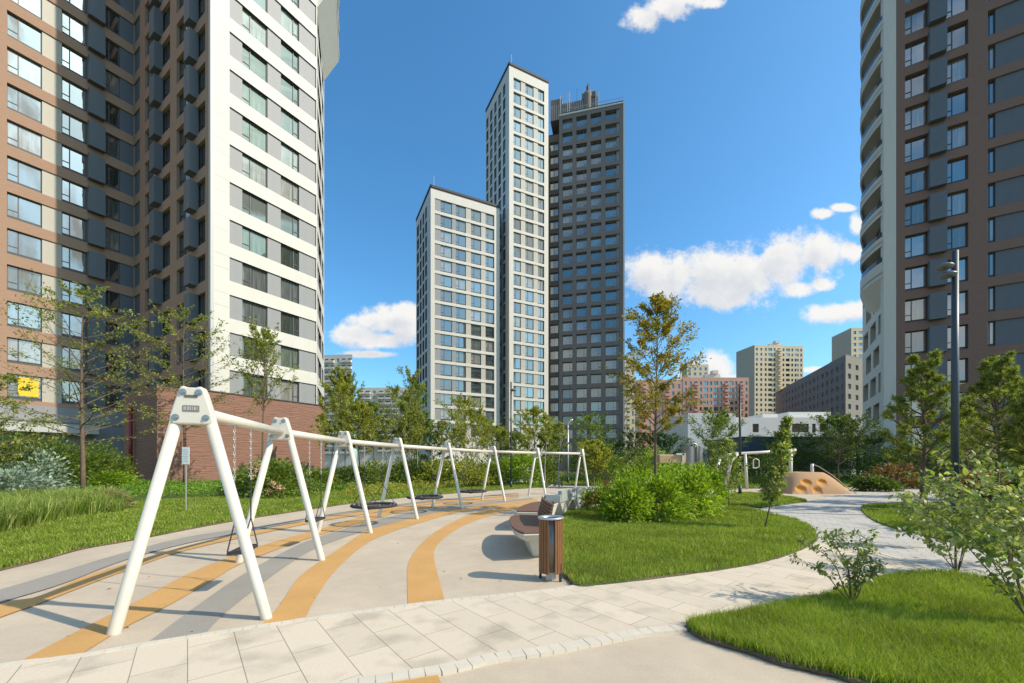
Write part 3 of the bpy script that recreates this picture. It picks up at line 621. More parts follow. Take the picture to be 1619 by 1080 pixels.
def low_building():
    z = 62; A = ((1062-CX)/FX*z, z); d = (1, 0); x = lambda px: uat(A, d, px)
    LW = mat('cool_white_render', (.70,.71,.70), .7, noise=((.5,.5,.5),.6,3), col2=(.64,.65,.64))
    B = Building('pavilion', 'low white pavilion with a navy canopy behind the playground', (A[0]+12, z+6, 0), GL2)
    t = hat(660, z); t2 = hat(655, z)
    B.facade(A, d, x(1160), x(1370), 4.0, t, [[(x(a), x(b), 'half')] for a, b in ((1190,1200),(1252,1279),(1284,1290),(1296,1331),(1336,1358))], [hat(670,z)], 1.3, LW, depth=.25, wallname='white_wall')
    B.mb('white_wall', LW).obox(A, d, x(1160), x(1370), -12, -.5, 0, t-.02)
    B.mb('white_volume', LW).obox(A, d, x(1085), x(1160), -14, .6, 0, t2+.1)
    B.mb('roof_box', LW).obox(A, d, x(1268), x(1338), -8, -3, t, t+1.2); B.mb('roof_box', LW).obox(A, d, x(1225), x(1250), -7, -3, t, t+.9)
    NV = mat('navy_canopy', (.055,.075,.105), .45)
    c = B.mb('canopy', NV); Z = 52; Ac = ((1172-CX)/FX*Z, Z); c.obox(Ac, d, 0, uat(Ac,d,1418), -9, 0, hat(714,Z), hat(692,Z))
    c.obox(Ac, d, -.1, uat(Ac,d,1418)+.1, -9, .12, hat(692,Z), hat(690.3,Z))
    B.mb('dark_wall', PAND).obox(Ac, d, 0, uat(Ac,d,1418), -9, -7, 0, hat(714,Z))
    for px in (1180, 1240, 1300, 1360, 1412): q = MB(); q.obox(Ac, d, uat(Ac,d,px), uat(Ac,d,px)+.25, -.6, -.35, 0, hat(714,Z)); q.put('canopy_post', DARKM, B.r)
    B.done()
low_building()
# ---------------------------------------------------------------- ground
def sheet(name, poly, z, m, th=0.0):
    mb = MB()
    if th: mb.prism(poly, z-th, z)
    else:
        for t in tessellate_polygon([[Vector((p[0],p[1],0)) for p in poly]]):
            P = [poly[k] for k in t]
            if (P[1][0]-P[0][0])*(P[2][1]-P[0][1])-(P[1][1]-P[0][1])*(P[2][0]-P[0][0]) < 0: P = P[::-1]
            mb.face([(p[0],p[1],z) for p in P])
    return struct(name, mb, m)
g = MB(); g.face([(-2500,-400,-.03),(2500,-400,-.03),(2500,3500,-.03),(-2500,3500,-.03)])
struct('ground', g, mat('meadow_ground', (.075,.11,.035), .95, noise=((.7,.7,.7),.6,6), col2=(.12,.11,.055), bump=(6,.5,.05)))
edgeL = [(-4.0,-3),(-6.9,1.5),(-7.45,4.0)]+gp([(0,903),(67,886.5),(133,868.5),(207,855.5),(333,831),(417,817),(520,801.5),(593,792),(685,783),(778,776),(864,770.5)])
edgeL = crom(edgeL, 5)
far = gp([(868,768),(880,764),(893,762),(940,761)])
court = edgeL+far+[(14,37),(30,37),(34,30),(34,-3)]
sheet('rubber_court', court, 0.0, RUB)
# path behind the court leading away
sheet('far_path', gp([(862,770.8),(874,765),(900,759.5),(962,757),(1010,757),(1010,761),(950,766),(925,771)]), .004, mat('far_path_stone', (.50,.47,.42), .9, noise=((3,3,3),.6,3), col2=(.42,.40,.36)))
def stripe(l, r, m, z=.004, n=6):
    L = crom(gp(l), n); R = crom(gp(r), n)
    return L+R[::-1]
RZ = [.002]
def ribbon_poly(name, l, r, m):
    RZ[0] += .0022; return sheet(name, stripe(l, r, m), RZ[0], m)
ribbon_poly('orange_stripe', [(645,962),(644,925),(646,890),(663,863),(690,840),(727,820),(760,808),(800,800),(850,795)], [(704,953.5),(687,887),(688,868),(700,853),(718,840),(740,828),(787,812),(830,803),(868,797)], ORG)
ribbon_poly('orange_stripe', [(408,993.5),(440,960),(473,913),(507,887),(540,865),(573,843),(607,828),(673,812),(740,800),(800,792.5),(850,788.5)], [(480,983.5),(503,940),(533,900),(573,864),(607,846),(657,829),(727,810),(793,800),(850,793.5)], ORG)
ribbon_poly('grey_stripe', [(226,1023),(300,967),(367,920),(417,890),(483,857),(540,838),(600,821),(680,805),(760,795),(840,787)], [(320,1009),(353,973),(400,935),(450,897),(500,867),(560,845),(620,828),(700,808.5),(770,798),(845,789.5)], GRY)
ribbon_poly('orange_stripe', [(17,1055),(83,1020),(160,980),(233,943),(300,907),(367,880),(433,857),(500,839),(577,816),(640,804),(720,795),(820,785)], [(125,1038),(200,992),(267,958),(333,920),(383,891),(450,865),(500,848),(585,823),(640,809),(720,798.5),(820,787)], ORG)
ribbon_poly('orange_stripe', [(-160,1020),(0,958),(67,942),(133,913),(213,888),(300,863),(367,848),(433,835),(520,817),(620,803),(700,792),(820,782)], [(-160,1040),(0,978),(67,954),(133,928),(200,903),(283,874),(367,854),(433,840),(520,822.5),(620,807),(700,795),(820,784)], ORG)
ribbon_poly('grey_stripe', [(-160,980),(0,934),(100,904),(200,874),(300,849),(400,834),(500,818),(600,802),(700,790),(820,779.5)], [(-160,1012),(0,955),(100,924),(200,886),(300,859),(400,839.5),(500,821),(600,804.5),(700,791.5),(820,780.5)], GRY)
ribbon_poly('orange_stripe', [(573,1083),(620,1074),(660,1068),(690,1066)], [(573,1120),(620,1110),(660,1100),(700,1090)], ORG)
# stone paths
def pave(name, c1, c2, bw, bh, rot, mort=.02, grey=(.30,.28,.25), stain=0):
    mt = bpy.data.materials.new(name); mt.use_nodes = True; nt = mt.node_tree; N = nt.nodes; Lk = nt.links.new; b = N['Principled BSDF']; b.inputs['Roughness'].default_value = .85
    tc = N.new('ShaderNodeTexCoord'); mp = N.new('ShaderNodeMapping'); Lk(tc.outputs['Object'], mp.inputs[0]); mp.inputs['Rotation'].default_value[2] = rot
    br = N.new('ShaderNodeTexBrick'); Lk(mp.outputs[0], br.inputs['Vector']); br.inputs['Scale'].default_value = 1; br.inputs['Brick Width'].default_value = bw; br.inputs['Row Height'].default_value = bh
    br.inputs['Mortar Size'].default_value = mort*.2; br.inputs['Mortar Smooth'].default_value = .3; br.offset = .5; br.inputs['Bias'].default_value = -.2
    br.inputs['Color1'].default_value = (*c1,1); br.inputs['Color2'].default_value = (*c2,1); br.inputs['Mortar'].default_value = (*grey,1)
    n = N.new('ShaderNodeTexNoise'); n.inputs['Scale'].default_value = 130; n.inputs['Detail'].default_value = 3; Lk(tc.outputs['Object'], n.inputs['Vector'])
    n2 = N.new('ShaderNodeTexNoise'); n2.inputs['Scale'].default_value = 2.2; n2.inputs['Detail'].default_value = 4; Lk(tc.outputs['Object'], n2.inputs['Vector'])
    mr = N.new('ShaderNodeMapRange'); Lk(n.outputs['Fac'], mr.inputs[0]); mr.inputs[1].default_value = .35; mr.inputs[2].default_value = .65; mr.inputs[3].default_value = .84; mr.inputs[4].default_value = 1.06
    mr2 = N.new('ShaderNodeMapRange'); Lk(n2.outputs['Fac'], mr2.inputs[0]); mr2.inputs[1].default_value = .32; mr2.inputs[2].default_value = .5; mr2.inputs[3].default_value = .74; mr2.inputs[4].default_value = 1.0
    ml = N.new('ShaderNodeMath'); ml.operation = 'MULTIPLY'; Lk(mr.outputs[0], ml.inputs[0]); Lk(mr2.outputs[0], ml.inputs[1])
    sc = N.new('ShaderNodeVectorMath'); sc.operation = 'SCALE'; Lk(br.outputs['Color'], sc.inputs[0]); Lk(ml.outputs[0], sc.inputs['Scale']); Lk(sc.outputs[0], b.inputs['Base Color'])
    bp = N.new('ShaderNodeBump'); bp.inputs['Strength'].default_value = .5; bp.inputs['Distance'].default_value = .004; Lk(br.outputs['Fac'], bp.inputs['Height']); bp.invert = True
    Lk(bp.outputs[0], b.inputs['Normal']); MATS[name] = mt; return mt
PAV1 = pave('beige_slabs', (.64,.54,.41), (.57,.48,.365), .70, .345, math.radians(51.5), .02, (.30,.24,.18))
PAV2 = pave('grey_setts', (.53,.49,.43), (.45,.42,.37), .30, .15, math.radians(35), .03, (.26,.25,.24))
upper = crom(gp([(-60,1071),(0,1057),(120,1042),(227,1023),(320,1008),(467,985.5),(560,972),(647,960.5),(707,953),(857,937.5),(912,929),(960,927),(1080,912),(1147,903),(1213,890),(1266,872),(1290,857)]), 4)
lower = crom(gp([(400,1118),(573,1083),(700,1062),(783,1043),(853,1033),(940,1017),(1013,1003),(1087,994)]), 4)
lawnR_top = gp([(1087,994),(1113,985),(1197,970),(1280,953),(1330,940),(1396,917),(1446,910.5)])
sheet('paved_path', upper+gp([(1380,874),(1480,904),(1500,912)])+lawnR_top[::-1]+lower[::-1]+[(-3.6,2.2)], .024, PAV1)
sheet('grey_sett_path', crom(gp([(1500,912),(1380,874),(1290,857),(1283,836),(1256,823),(1215,812),(1206,804),(1275,794),(1330,782),(1400,777),(1500,777),(1619,782),(1800,800),(1800,860),(1619,940)]), 3), .020, PAV2)
def edging(name, line, w, z=.029, step=.11):
    P = [Vector(p) for p in line]; out = MB(); acc = 0; pos = []
    for a, b in zip(P, P[1:]):
        L = (b-a).length; t = -acc
        while t+step <= L: t += step; pos.append((a.lerp(b, max(0,t)/L), (b-a).normalized()))
        acc = (L-t) if L > t else 0; acc = 0 if acc > step else acc
    for c, d in pos:
        n = Vector((-d.y, d.x)); h = step*.482; zz = z+random.uniform(-.002,.002)
        q = [c-d*h-n*w/2, c+d*h-n*w/2, c+d*h+n*w/2, c-d*h+n*w/2]; out.hexa([(p.x,p.y,-.01) for p in q]+[(p.x,p.y,zz) for p in q])
    sh = struct(name, out, mat('pale_sett', (.63,.55,.43), .85, noise=((5,5,5),.6,4), col2=(.50,.46,.39), bump=(90,.4,.003)))
sub = MB()
edging('edging_setts', crom(gp([(-60,1071),(0,1057),(120,1042),(227,1023),(320,1008),(467,985.5),(560,972),(647,960.5),(707,953),(857,937.5),(912,929)]), 4), .085)
edging('edging_setts', lower, .13, step=.12)
edging('edging_setts', crom(gp([(1290,857),(1380,874),(1480,904),(1520,922)]), 4), .1)
def blades(name, poly, n, h, w, m, ymax=60, z=.03, lean=.35, dens=6.0):
    P = np.array(poly); x0,y0 = P.min(0); x1,y1 = P.max(0); out = []; tot = 0
    while tot < n:
        k = n*3; x = rng.uniform(x0,x1,k); y = rng.uniform(y0,y1,k)
        dist = np.maximum(np.hypot(x,y), 2.5); keep = inpoly(x,y,poly) & (rng.random(k) < np.minimum(1,(dens/dist)**2)) & (y > .8) & (np.abs(x/np.maximum(y,.1)) < 2.8)
        out.append(np.stack([x[keep],y[keep]],1)); tot += keep.sum()
        if keep.sum() == 0: break
    Q = np.concatenate(out)[:n]; k = len(Q); Q = Q+rng.normal(0, .018, Q.shape); dist = np.hypot(Q[:,0],Q[:,1])[:,None]
    patch = (np.sin(Q[:,0]*2.1+1.3*np.sin(Q[:,1]*1.7))*np.sin(Q[:,1]*2.6+Q[:,0]))[:,None]
    H = h*rng.uniform(.5,1.25,(k,1))*(1+.18*patch); Wd = w*np.maximum(1, dist/6)
    a = rng.uniform(0,2*np.pi,(k,1)); dx = np.concatenate([np.cos(a),np.sin(a),0*a],1); ln = rng.normal(0,lean,(k,2))*H
    B0 = np.concatenate([Q, np.full((k,1), z)],1); M_ = B0+np.concatenate([ln*.35, H*.55],1); T = B0+np.concatenate([ln*1.1, H],1)
    V = np.stack([B0-dx*Wd/2, B0+dx*Wd/2, M_+dx*Wd*.38, T, M_-dx*Wd*.38], 1).reshape(-1,3)
    o = npmesh(name, V, 5, m); return tag(o, kind='stuff')
GRS = leafmat('lawn_grass', (.10,.155,.014), (.185,.245,.022), (.36,.33,.12), .42, .55)
GRS2 = leafmat('ornamental_grass', (.10,.15,.025), (.20,.26,.045), (.40,.38,.17), .4, .5)
# left lawn
Lback = [(30,31),(4,40),(-30,60),(-60,60),(-60,-3)]
lawnL = [(p[0]-.02,p[1]+.01) for p in edgeL]+[(2.9,30.5),(1.5,38),(-16,39),(-22,31),(-27,26),(-38,30),(-60,30),(-60,-3)]
sheet('left_lawn', lawnL, .03, TURF, .05)
strip = edgeL+[(2.0,31),(-9.5,27),(-13,22),(-15.5,17),(-16.2,11),(-15.5,4),(-14,-3)]
tag(blades('grass', strip, 150000, .085, .008, GRS, dens=11), 'short mown lawn grass in a curved belt left of the rubber court', 'grass')
lawnC = crom(gp([(912,929),(900,918),(890,903),(891,851),(891,818),(906,806),(935,797),(1040,787),(1100,790),(1160,799.5),(1215,813),(1256,823.5),(1283,836.5),(1290,856),(1266,871.5),(1213,889.5),(1147,902.5),(1080,911.5),(960,926.5)]), 4, True)
sheet('centre_lawn', lawnC, .045, TURF, .06)
tag(blades('grass', lawnC, 110000, .075, .006, GRS, dens=9, z=.045), 'sunlit mown grass of the round central island', 'grass')
lawnR = lawnR_top+gp([(1513,911.5),(1619,940),(1750,985)])+[(6.6,2.2),(3.2,2.2)]+gp([(1500,1110),(1346,1080),(1313,1070),(1246,1055),(1180,1033),(1113,1013)])
lawnR = crom(lawnR, 3, True)
sheet('foreground_lawn', lawnR, .045, TURF, .06)
tag(blades('grass', lawnR, 150000, .085, .0045, GRS, dens=5, z=.04), 'long bright grass of the near lawn corner at bottom right', 'grass')
lawn2 = crom(gp([(1133,795.5),(1160,781),(1200,781),(1250,787),(1275,793.5),(1240,799),(1206,803.5),(1165,799)]), 4, True)
sheet('small_lawn', lawn2, .04, TURF, .05); tag(blades('grass', lawn2, 14000, .08, .008, GRS, dens=20), 'small pointed grass patch before the orange mound', 'grass')
lawnE = crom(gp([(1363,808),(1372,800.5),(1413,798),(1500,797),(1700,800),(1900,870),(1800,900),(1640,886),(1563,873.5),(1480,853.5),(1413,836.5),(1380,823)]), 4, True)
sheet('right_lawn', lawnE, .04, TURF, .05); tag(blades('grass', lawnE, 90000, .085, .007, GRS, dens=14), 'shaded grass under the pines on the right', 'grass')
back = [(3.3,30.6),(8,29.5),(12,29.8),(13.5,26.5),(20,27),(26,29.5),(32,27),(60,24),(60,60),(3,60)]
sheet('back_lawn', back, .02, TURF, .05); tag(blades('grass', [p for p in back if p[1] < 61], 30000, .11, .012, GRS, dens=40), 'distant strip of grass behind the playground', 'grass')
def soil_edge(poly):
    m = MB(); P = [(p[0]+random.uniform(-.008,.008), p[1]+random.uniform(-.008,.008), .022) for p in poly]; m.tube(P+[P[0]], [random.uniform(.006,.03) for _ in P]+[.02], 6, cap=False); struct('soil_edge', m, SOIL)
for L_ in (lawnC, lawnR, lawnE, lawn2): soil_edge(L_)
m = MB(); P = [(p[0]-.01, p[1], .015) for p in edgeL]; m.tube(P, [random.uniform(.006,.028) for _ in P], 6); struct('soil_edge', m, SOIL)
# soil under the bright shrubs
sheet('mulch_bed', crom(gp([(935,812),(985,826),(1060,832),(1120,828),(1140,812),(1100,796),(990,794)]), 4, True), .052, SOIL)
# ---------------------------------------------------------------- swing set
C = [(-3.19,4.09),(-3.84,6.78),(-3.95,9.6),(-3.40,12.14),(-2.39,15.0),(-.83,17.9),(1.23,20.05),(3.64,21.3)]
SW = thing('swing_set', 'long white curved swing frame of eight A-shaped supports and one top rail', 'swing frame', (C[0][0],C[0][1],0))
def frame_dirs(i):
    a = Vector(C[max(i-1,0)]); b = Vector(C[min(i+1,7)]); t = (b-a).normalized()
    if i == 0: t = Vector((-.30,.955)).normalized()
    return t, Vector((t.y,-t.x))
BARZ = 2.155
for i in range(8):
    t, r = frame_dirs(i); c = Vector(C[i]); T3 = Vector((t.x,t.y,0)); R3 = Vector((r.x,r.y,0)); c3 = Vector((c.x,c.y,0)); Z = Vector((0,0,1))
    for s in (-1, 1):
        m = MB(); a = c3+R3*s*.645; b = c3+R3*s*.128+Z*2.12
        dd = (b-a).normalized(); m.tube([a-dd*.02, a+dd*.02, b], [.052,.054,.053], 20); leg = m.put('leg', WHITE, SW, smooth=True)
    for b_ in (0,):
        # rounded trapezoid head plate with two shoulders at the top
        P2 = [(u*.73, z) for u, z in [(-.235,2.03),(-.25,2.06),(-.245,2.11),(-.16,2.33),(-.13,2.385),(-.10,2.40),(-.045,2.385),(.045,2.385),(.10,2.40),(.13,2.385),(.16,2.33),(.245,2.11),(.25,2.06),(.235,2.03),(.20,2.02),(-.20,2.02)]]
        m = MB(); th = .06
        F = [c3+R3*u-T3*th+Z*z for u, z in P2]; K = [c3+R3*u+T3*th+Z*z for u, z in P2]
        m.face(F); m.face(K[::-1]); n = len(P2)
        for k in range(n): k2 = (k+1)%n; m.face([F[k2],F[k],K[k],K[k2]])
        import bmesh
        me = m.mesh('head_plate', WHITE, WP[SW.name]); bm = bmesh.new(); bm.from_mesh(me); bmesh.ops.remove_doubles(bm, verts=bm.verts, dist=1e-5); bmesh.ops.recalc_face_normals(bm, faces=bm.faces); bm.to_mesh(me); bm.free()
        hp = link('head_plate', me, SW); bv = hp.modifiers.new('bevel','BEVEL'); bv.width = .016; bv.segments = 3; bv.limit_method = 'ANGLE'; bv.angle_limit = math.radians(40)
        for (u, z) in ((-.068,2.335),(.064,2.335),(-.128,2.085),(.124,2.085)):
            m = MB(); q = c3+R3*u+Z*z-T3*th; m.tube([q+T3*.01, q-T3*.006], .032, 16); m.tube([q, q-T3*.022], .018, 6, m=0); m.put('bolt', STEEL, hp)
    if i == 0:
        m = MB(); q = c3-T3*(th+.002); e = lambda u, z, k=0: q+R3*u+Z*z-T3*k
        m.hexa([e(-.055,2.283,.004),e(.055,2.283,.004),e(.055,2.283),e(-.055,2.283),e(-.055,2.308,.004),e(.055,2.308,.004),e(.055,2.308),e(-.055,2.308)]); m.put('slot', mat('slot_dark', (.12,.11,.09), .8), hp)
        m = MB(); m.hexa([e(-.068,2.145,.004),e(.07,2.145,.004),e(.07,2.145),e(-.068,2.145),e(-.068,2.205,.004),e(.07,2.205,.004),e(.07,2.205),e(-.068,2.205)]); lp = m.put('label_plate', mat('label_grey', (.20,.195,.17), .5), hp)
        m = MB()
        for k2, (a_, b2) in enumerate(((-.06,-.05),(-.045,-.04),(-.03,-.018),(-.01,.0),(.01,.015),(.025,.04),(.05,.055))):
            m.hexa([e(a_,2.158,.006),e(b2,2.158,.006),e(b2,2.158,.003),e(a_,2.158,.003),e(a_,2.192,.006),e(b2,2.192,.006),e(b2,2.192,.003),e(a_,2.192,.003)])
        m.put('label_marks', mat('label_pale', (.42,.41,.37), .5), lp)
for i in range(7):
    a = Vector((*C[i],BARZ)); b = Vector((*C[i+1],BARZ)); m = MB(); m.tube([a,b], .060, 20); m.put('top_rail', WHITE, SW, smooth=True)
def on_bar(i, t): a, b = Vector(C[i]), Vector(C[i+1]); return a.lerp(b, t), (b-a).normalized()
CHAIN = mat('chain_steel', (.55,.54,.5), .45, .6)
def chain(a, b, parent, sleeve=.45):
    """links from a (top) down to b, lower part in a black sleeve"""
    a, b = Vector(a), Vector(b); L = (b-a).length; d = (b-a)/L; e = a.lerp(b, 1-sleeve); m = MB(); n = int((e-a).length/.045); s = d.orthogonal().normalized(); s2 = d.cross(s)
    for k in range(n):
        p = a+d*(k+.5)*(e-a).length/n; w = s if k % 2 else s2
        q = [p-d*.022, p-d*.012+w*.011, p+d*.012+w*.011, p+d*.022, p+d*.012-w*.011, p-d*.012-w*.011, p-d*.022]; m.tube(q, .0042, 5)
    m.put('chain', CHAIN, parent)
    m = MB(); m.tube([e, b], .009, 6); m.put('chain_sleeve', BLACKR, parent)
    m = MB(); m.tube([a+Vector((0,0,.07)), a-Vector((0,0,.02))], .025, 10); m.put('hanger', STEEL, parent)
def flat_swing(i, t, label):
    c, d = on_bar(i, t); r = Vector((d.y,-d.x)); S = thing('hanging_swing', label, 'swing', (c.x,c.y,.52), 'flat seats hanging from the swing frame')
    for s in (-1, 1):
        q = c+d*s*.26; e = Vector((q.x,q.y,.9)); chain((q.x,q.y,BARZ-.05), e, S, .42)
        m = MB()
        for s2 in (-1, 1):
            p = c+d*s*.23+r*s2*.09; m.tube([e, (p.x,p.y,.54)], .008, 6)
        p1 = c+d*s*.23+r*.09; p2 = c+d*s*.23-r*.09; m.tube([(p1.x,p1.y,.54),(p2.x,p2.y,.54)], .008, 6); m.put('strap', BLACKR, S)
    m = MB(); pts = []
    for z in (.50, .535):
        for (a, b) in ((-.24,-.1),(.24,-.1),(.24,.1),(-.24,.1)): p = c+d*a+r*b; pts.append((p.x,p.y,z))
    m.hexa(pts); m.put('seat', BLACKR, S, bevel=.012)
flat_swing(0, .44, 'flat black swing seat hanging nearest, between the first two supports'); flat_swing(1, .46, 'flat black swing seat hanging between the second and third supports')
def nest_swing(i, t, label):
    c, d = on_bar(i, t); S = thing('nest_swing', label, 'nest swing', (c.x,c.y,.5), 'round nest swings hanging from the frame'); z = .52; R = .56
    ring = [(c.x+R*math.cos(a), c.y+R*math.sin(a), z) for a in np.linspace(0, 2*math.pi, 33)]
    m = MB(); m.tube(ring, .042, 8, cap=False); m.put('ring', BLACKR, S, smooth=True)
    m = MB()
    for k in range(-4, 5):
        o = k*.115; h = math.sqrt(max(0, R*R-o*o)); m.tube([(c.x-h,c.y+o,z),(c.x,c.y+o,z-.06),(c.x+h,c.y+o,z)], .008, 5); m.tube([(c.x+o,c.y-h,z),(c.x+o,c.y,z-.06),(c.x+o,c.y+h,z)], .008, 5)
    m.put('net', BLACKR, S)
    m = MB()
    for k in range(16):
        a = 2*math.pi*k/16; m.tube([(c.x+R*.93*math.cos(a-.05), c.y+R*.93*math.sin(a-.05), z+.02),(c.x+R*math.cos(a),c.y+R*math.sin(a),z+.06),(c.x+R*.93*math.cos(a+.05), c.y+R*.93*math.sin(a+.05), z+.02)], .014, 5)
    m.put('rope_knots', mat('grey_rope', (.22,.21,.2), .8), S)
    for s in (-1, 1):
        q = c+d*s*.45; j = Vector((q.x,q.y,1.05)); chain((q.x,q.y,BARZ-.05), j, S, .5); m = MB()
        for k in (-1, 1):
            a = math.atan2(d.y, d.x)+(0 if s > 0 else math.pi)+k*.75; m.tube([j, (c.x+R*math.cos(a), c.y+R*math.sin(a), z+.03)], .009, 5)
        m.put('rope', BLACKR, S)
nest_swing(2, .5, 'black nest swing hanging nearest the flat seats'); nest_swing(3, .5, 'middle one of the three black nest swings'); nest_swing(4, .5, 'farthest of the three black nest swings')
# ---------------------------------------------------------------- bin
def bin_():
    c = (.545, 5.72); B = thing('litter_bin', 'round litter bin clad in brown wooden slats at the lawn corner', 'bin', (c[0],c[1],0)); z0, z1 = .115, .87; R = .168
    m = MB(); m.lathe((c[0],c[1],0), [(0,z0+.02),(R-.03,z0+.02),(R-.03,z1-.005),(R-.045,z1-.005),(R-.045,z0+.05)], 32); m.put('liner', mat('bin_metal', (.16,.165,.165), .35, .8), B, smooth=True)
    m = MB(); m.lathe((c[0],c[1],z1), [(R-.035,-.01),(R+.012,-.012),(R+.016,.008),(R+.004,.02),(R-.03,.016),(R-.04,-.01)], 40); m.put('rim', mat('light_metal', (.5,.52,.54), .35, .7), B, smooth=True)
    n = 26
    for k in range(n):
        a = 2*math.pi*k/n; 
        if k in (19,20): continue
        ca, sa = math.cos(a), math.sin(a); w = .0165; P = []
        for z in (z0, z1-.012):
            for (rr, ss) in ((R-.024,-1),(R,-1),(R,1),(R-.024,1)): P.append((c[0]+rr*ca-ss*w*sa, c[1]+rr*sa+ss*w*ca, z))
        m = MB(); m.hexa([P[0],P[3],P[2],P[1],P[4],P[7],P[6],P[5]]); m.put('slat', WOOD2, B)
    m = MB()
    for (dx, dy) in ((-.14,.09),(.12,-.1)):
        m = MB(); m.box(c[0]+dx-.018, c[0]+dx+.018, c[1]+dy-.014, c[1]+dy+.014, 0, .25); m.put('leg', DARKM, B)
    m = MB(); m.box(c[0]-.07, c[0]+.07, c[1]-.02, c[1]+.02, 0.0, .16); m.put('foot_plate', mat('pale_steel', (.55,.52,.46), .5), B)
bin_()
# ---------------------------------------------------------------- benches on an arc about (10, 8.5)
BC = Vector((10, 8.5))
def arc(r, deg): a = math.radians(deg); return (BC.x+r*math.cos(a), BC.y+r*math.sin(a))
GCONC = mat('grey_green_concrete', (.36,.39,.35), .75, noise=((7,7,7),.6,5), col2=(.30,.33,.30))
def bench(d0, d1, label, wood=True, back=True, loc=None, ri=9.35, ro=10.07):
    c = arc(9.7, (d0+d1)/2); B = thing('bench', label, 'bench', (c[0],c[1],0), 'curved concrete benches along the court')
    n = 12; sg = 1 if d1 > d0 else -1
    def ring(name, r0, r1, za, zb, m, par, da=0, db=0, bev=.01, taper=0, ta=0):
        mb = MB(); da *= sg; db *= sg; DD = [d0+da+(d1-d0-da-db)*k/n for k in range(n+1)]
        rr = lambda k: (1-abs(2*k/n-1)**4*ta)
        top = [arc(r1*1.0-(1-rr(k))*.3, DD[k]) for k in range(n+1)]+[arc(r0, DD[k]) for k in range(n,-1,-1)]
        bot = [arc(r1-taper-(1-rr(k))*.3, DD[k]+sg*taper*12*(1-2*k/n)) for k in range(n+1)]+[arc(r0+taper*.5, DD[k]+sg*taper*12*(1-2*k/n)) for k in range(n,-1,-1)]
        N_ = len(top); b = len(mb.v); mb.v += [(*p,za) for p in bot]+[(*p,zb) for p in top]
        for k in range(N_): k2 = (k+1)%N_; mb.f.append((b+k,b+k2,b+N_+k2,b+N_+k)); mb.mi.append(0)
        for k in range(n):
            a0,a1,b0,b1 = k,k+1,N_-1-k,N_-2-k
            mb.f.append((b+N_+a0,b+N_+a1,b+N_+b1,b+N_+b0)); mb.mi.append(0); mb.f.append((b+b0,b+b1,b+a1,b+a0)); mb.mi.append(0)
        me = mb.mesh(name, m, WP[par.name]); bm = bmesh.new(); bm.from_mesh(me); bmesh.ops.recalc_face_normals(bm, faces=bm.faces); bm.to_mesh(me); bm.free()
        o = link(name, me, par)
        if bev: bv = o.modifiers.new('bevel','BEVEL'); bv.width = bev; bv.segments = 2; bv.limit_method = 'ANGLE'; bv.angle_limit = math.radians(50)
        return o
    ring('plinth', ri+.02, ro-.22, 0, .34, CONC, B, da=.8, db=.8, taper=.12)
    ring('seat_slab', ri, ro, .33, .455, CONC, B, taper=.06, ta=.35)
    if wood: 
        s = ring('seat', ri+.03, ro-.01, .457, .49, WOOD, B, da=.5, db=.5, ta=.35)
    if back:
        for j in range(7):
            z = .53+.055*j; mb = MB(); k_ = .012*j
            ring('backrest_slat', ri+.06-k_*1.2, ri+.10-k_*1.2, z, z+.047, WOOD, B, da=3.2, db=1.5, bev=.004)
        for q in (d0+(d1-d0)*.3, d0+(d1-d0)*.85):
            mb = MB(); p = arc(ri+.03, q); p2 = arc(ri-.06, q); mb.tube([(*p,.4),(*p2,.93)], .016, 8); mb.put('backrest_support', DARKM, B)
    if not wood:
        ring('backrest', ri-.02, ri+.10, .45, .80, GCONC, B, da=.3, db=.3, taper=.0)
        ring('armrest', ri, ro-.2, .45, .68, CONC, B, da=0, db=(d1-d0)*.86)
bench(190.5, 175.8, 'nearest curved concrete bench with brown slatted seat and backrest behind the bin')
bench(172.6, 157.0, 'second curved bench, its brown seat seen just past the nearest one', back=False)
bench(155.8, 149.5, 'pale concrete seat with a grey green back beyond the second brown bench', wood=False, back=False)
bench(148.5, 142.0, 'middle pale concrete seat with a grey green back beside the red tinged shrub', wood=False, back=False)
bench(141.0, 134.0, 'farthest pale concrete seat, partly hidden by the red tinged shrub', wood=False, back=False)
# ---------------------------------------------------------------- street furniture
def lamp(x, y, h, r, m, label, name='street_lamp', heads=(), arm=None):
    L = thing(name, label, 'lamp post', (x,y,0)); mb = MB(); mb.tube([(x,y,0),(x,y,h)], [r, r*.8], 16); mb.put('pole', m, L, smooth=True)
    mb = MB(); mb.tube([(x,y,0),(x,y,.5)], [r*1.25,r*1.2], 16); mb.put('base', DARKM, L, smooth=True)
    if arm: mb = MB(); mb.tube([(x,y,h-.05)]+[(x+a,y,h+b) for a, b in arm], r*.7, 10); mb.put('arm', m, L, smooth=True)
    for (dx, dz, tilt) in heads:
        mb = MB(); s = 1 if dx > 0 else -1
        mb.tube([(x,y,h+dz),(x+dx*.5,y,h+dz+.03)], .035, 8)
        mb.lathe((x+dx,y-.05,h+dz), [(0,.09),(.13,.085),(.2,.03),(.2,-.0),(.16,-.05),(0,-.06)], 16, sx=1.0, sy=1.0); mb.put('lamp_head', mat('lamp_head_grey', (.15,.155,.15), .4, .4), L, smooth=True)
z = 12.2; lamp((1510-CX)/FX*z, z, hat(397,z), .098, mat('slate_pole', (.06,.075,.09), .45, .3), 'tall slate grey lamp post with two heads among the pines at right', heads=((-.36,-.5,0),(-.26,-.75,0)))
z = 26.5; lamp((808-CX)/FX*z, z, hat(604,z), .06, DARKM, 'thin dark post rising before the white tower, right of the grass mound', heads=((.14,-.55,0),))
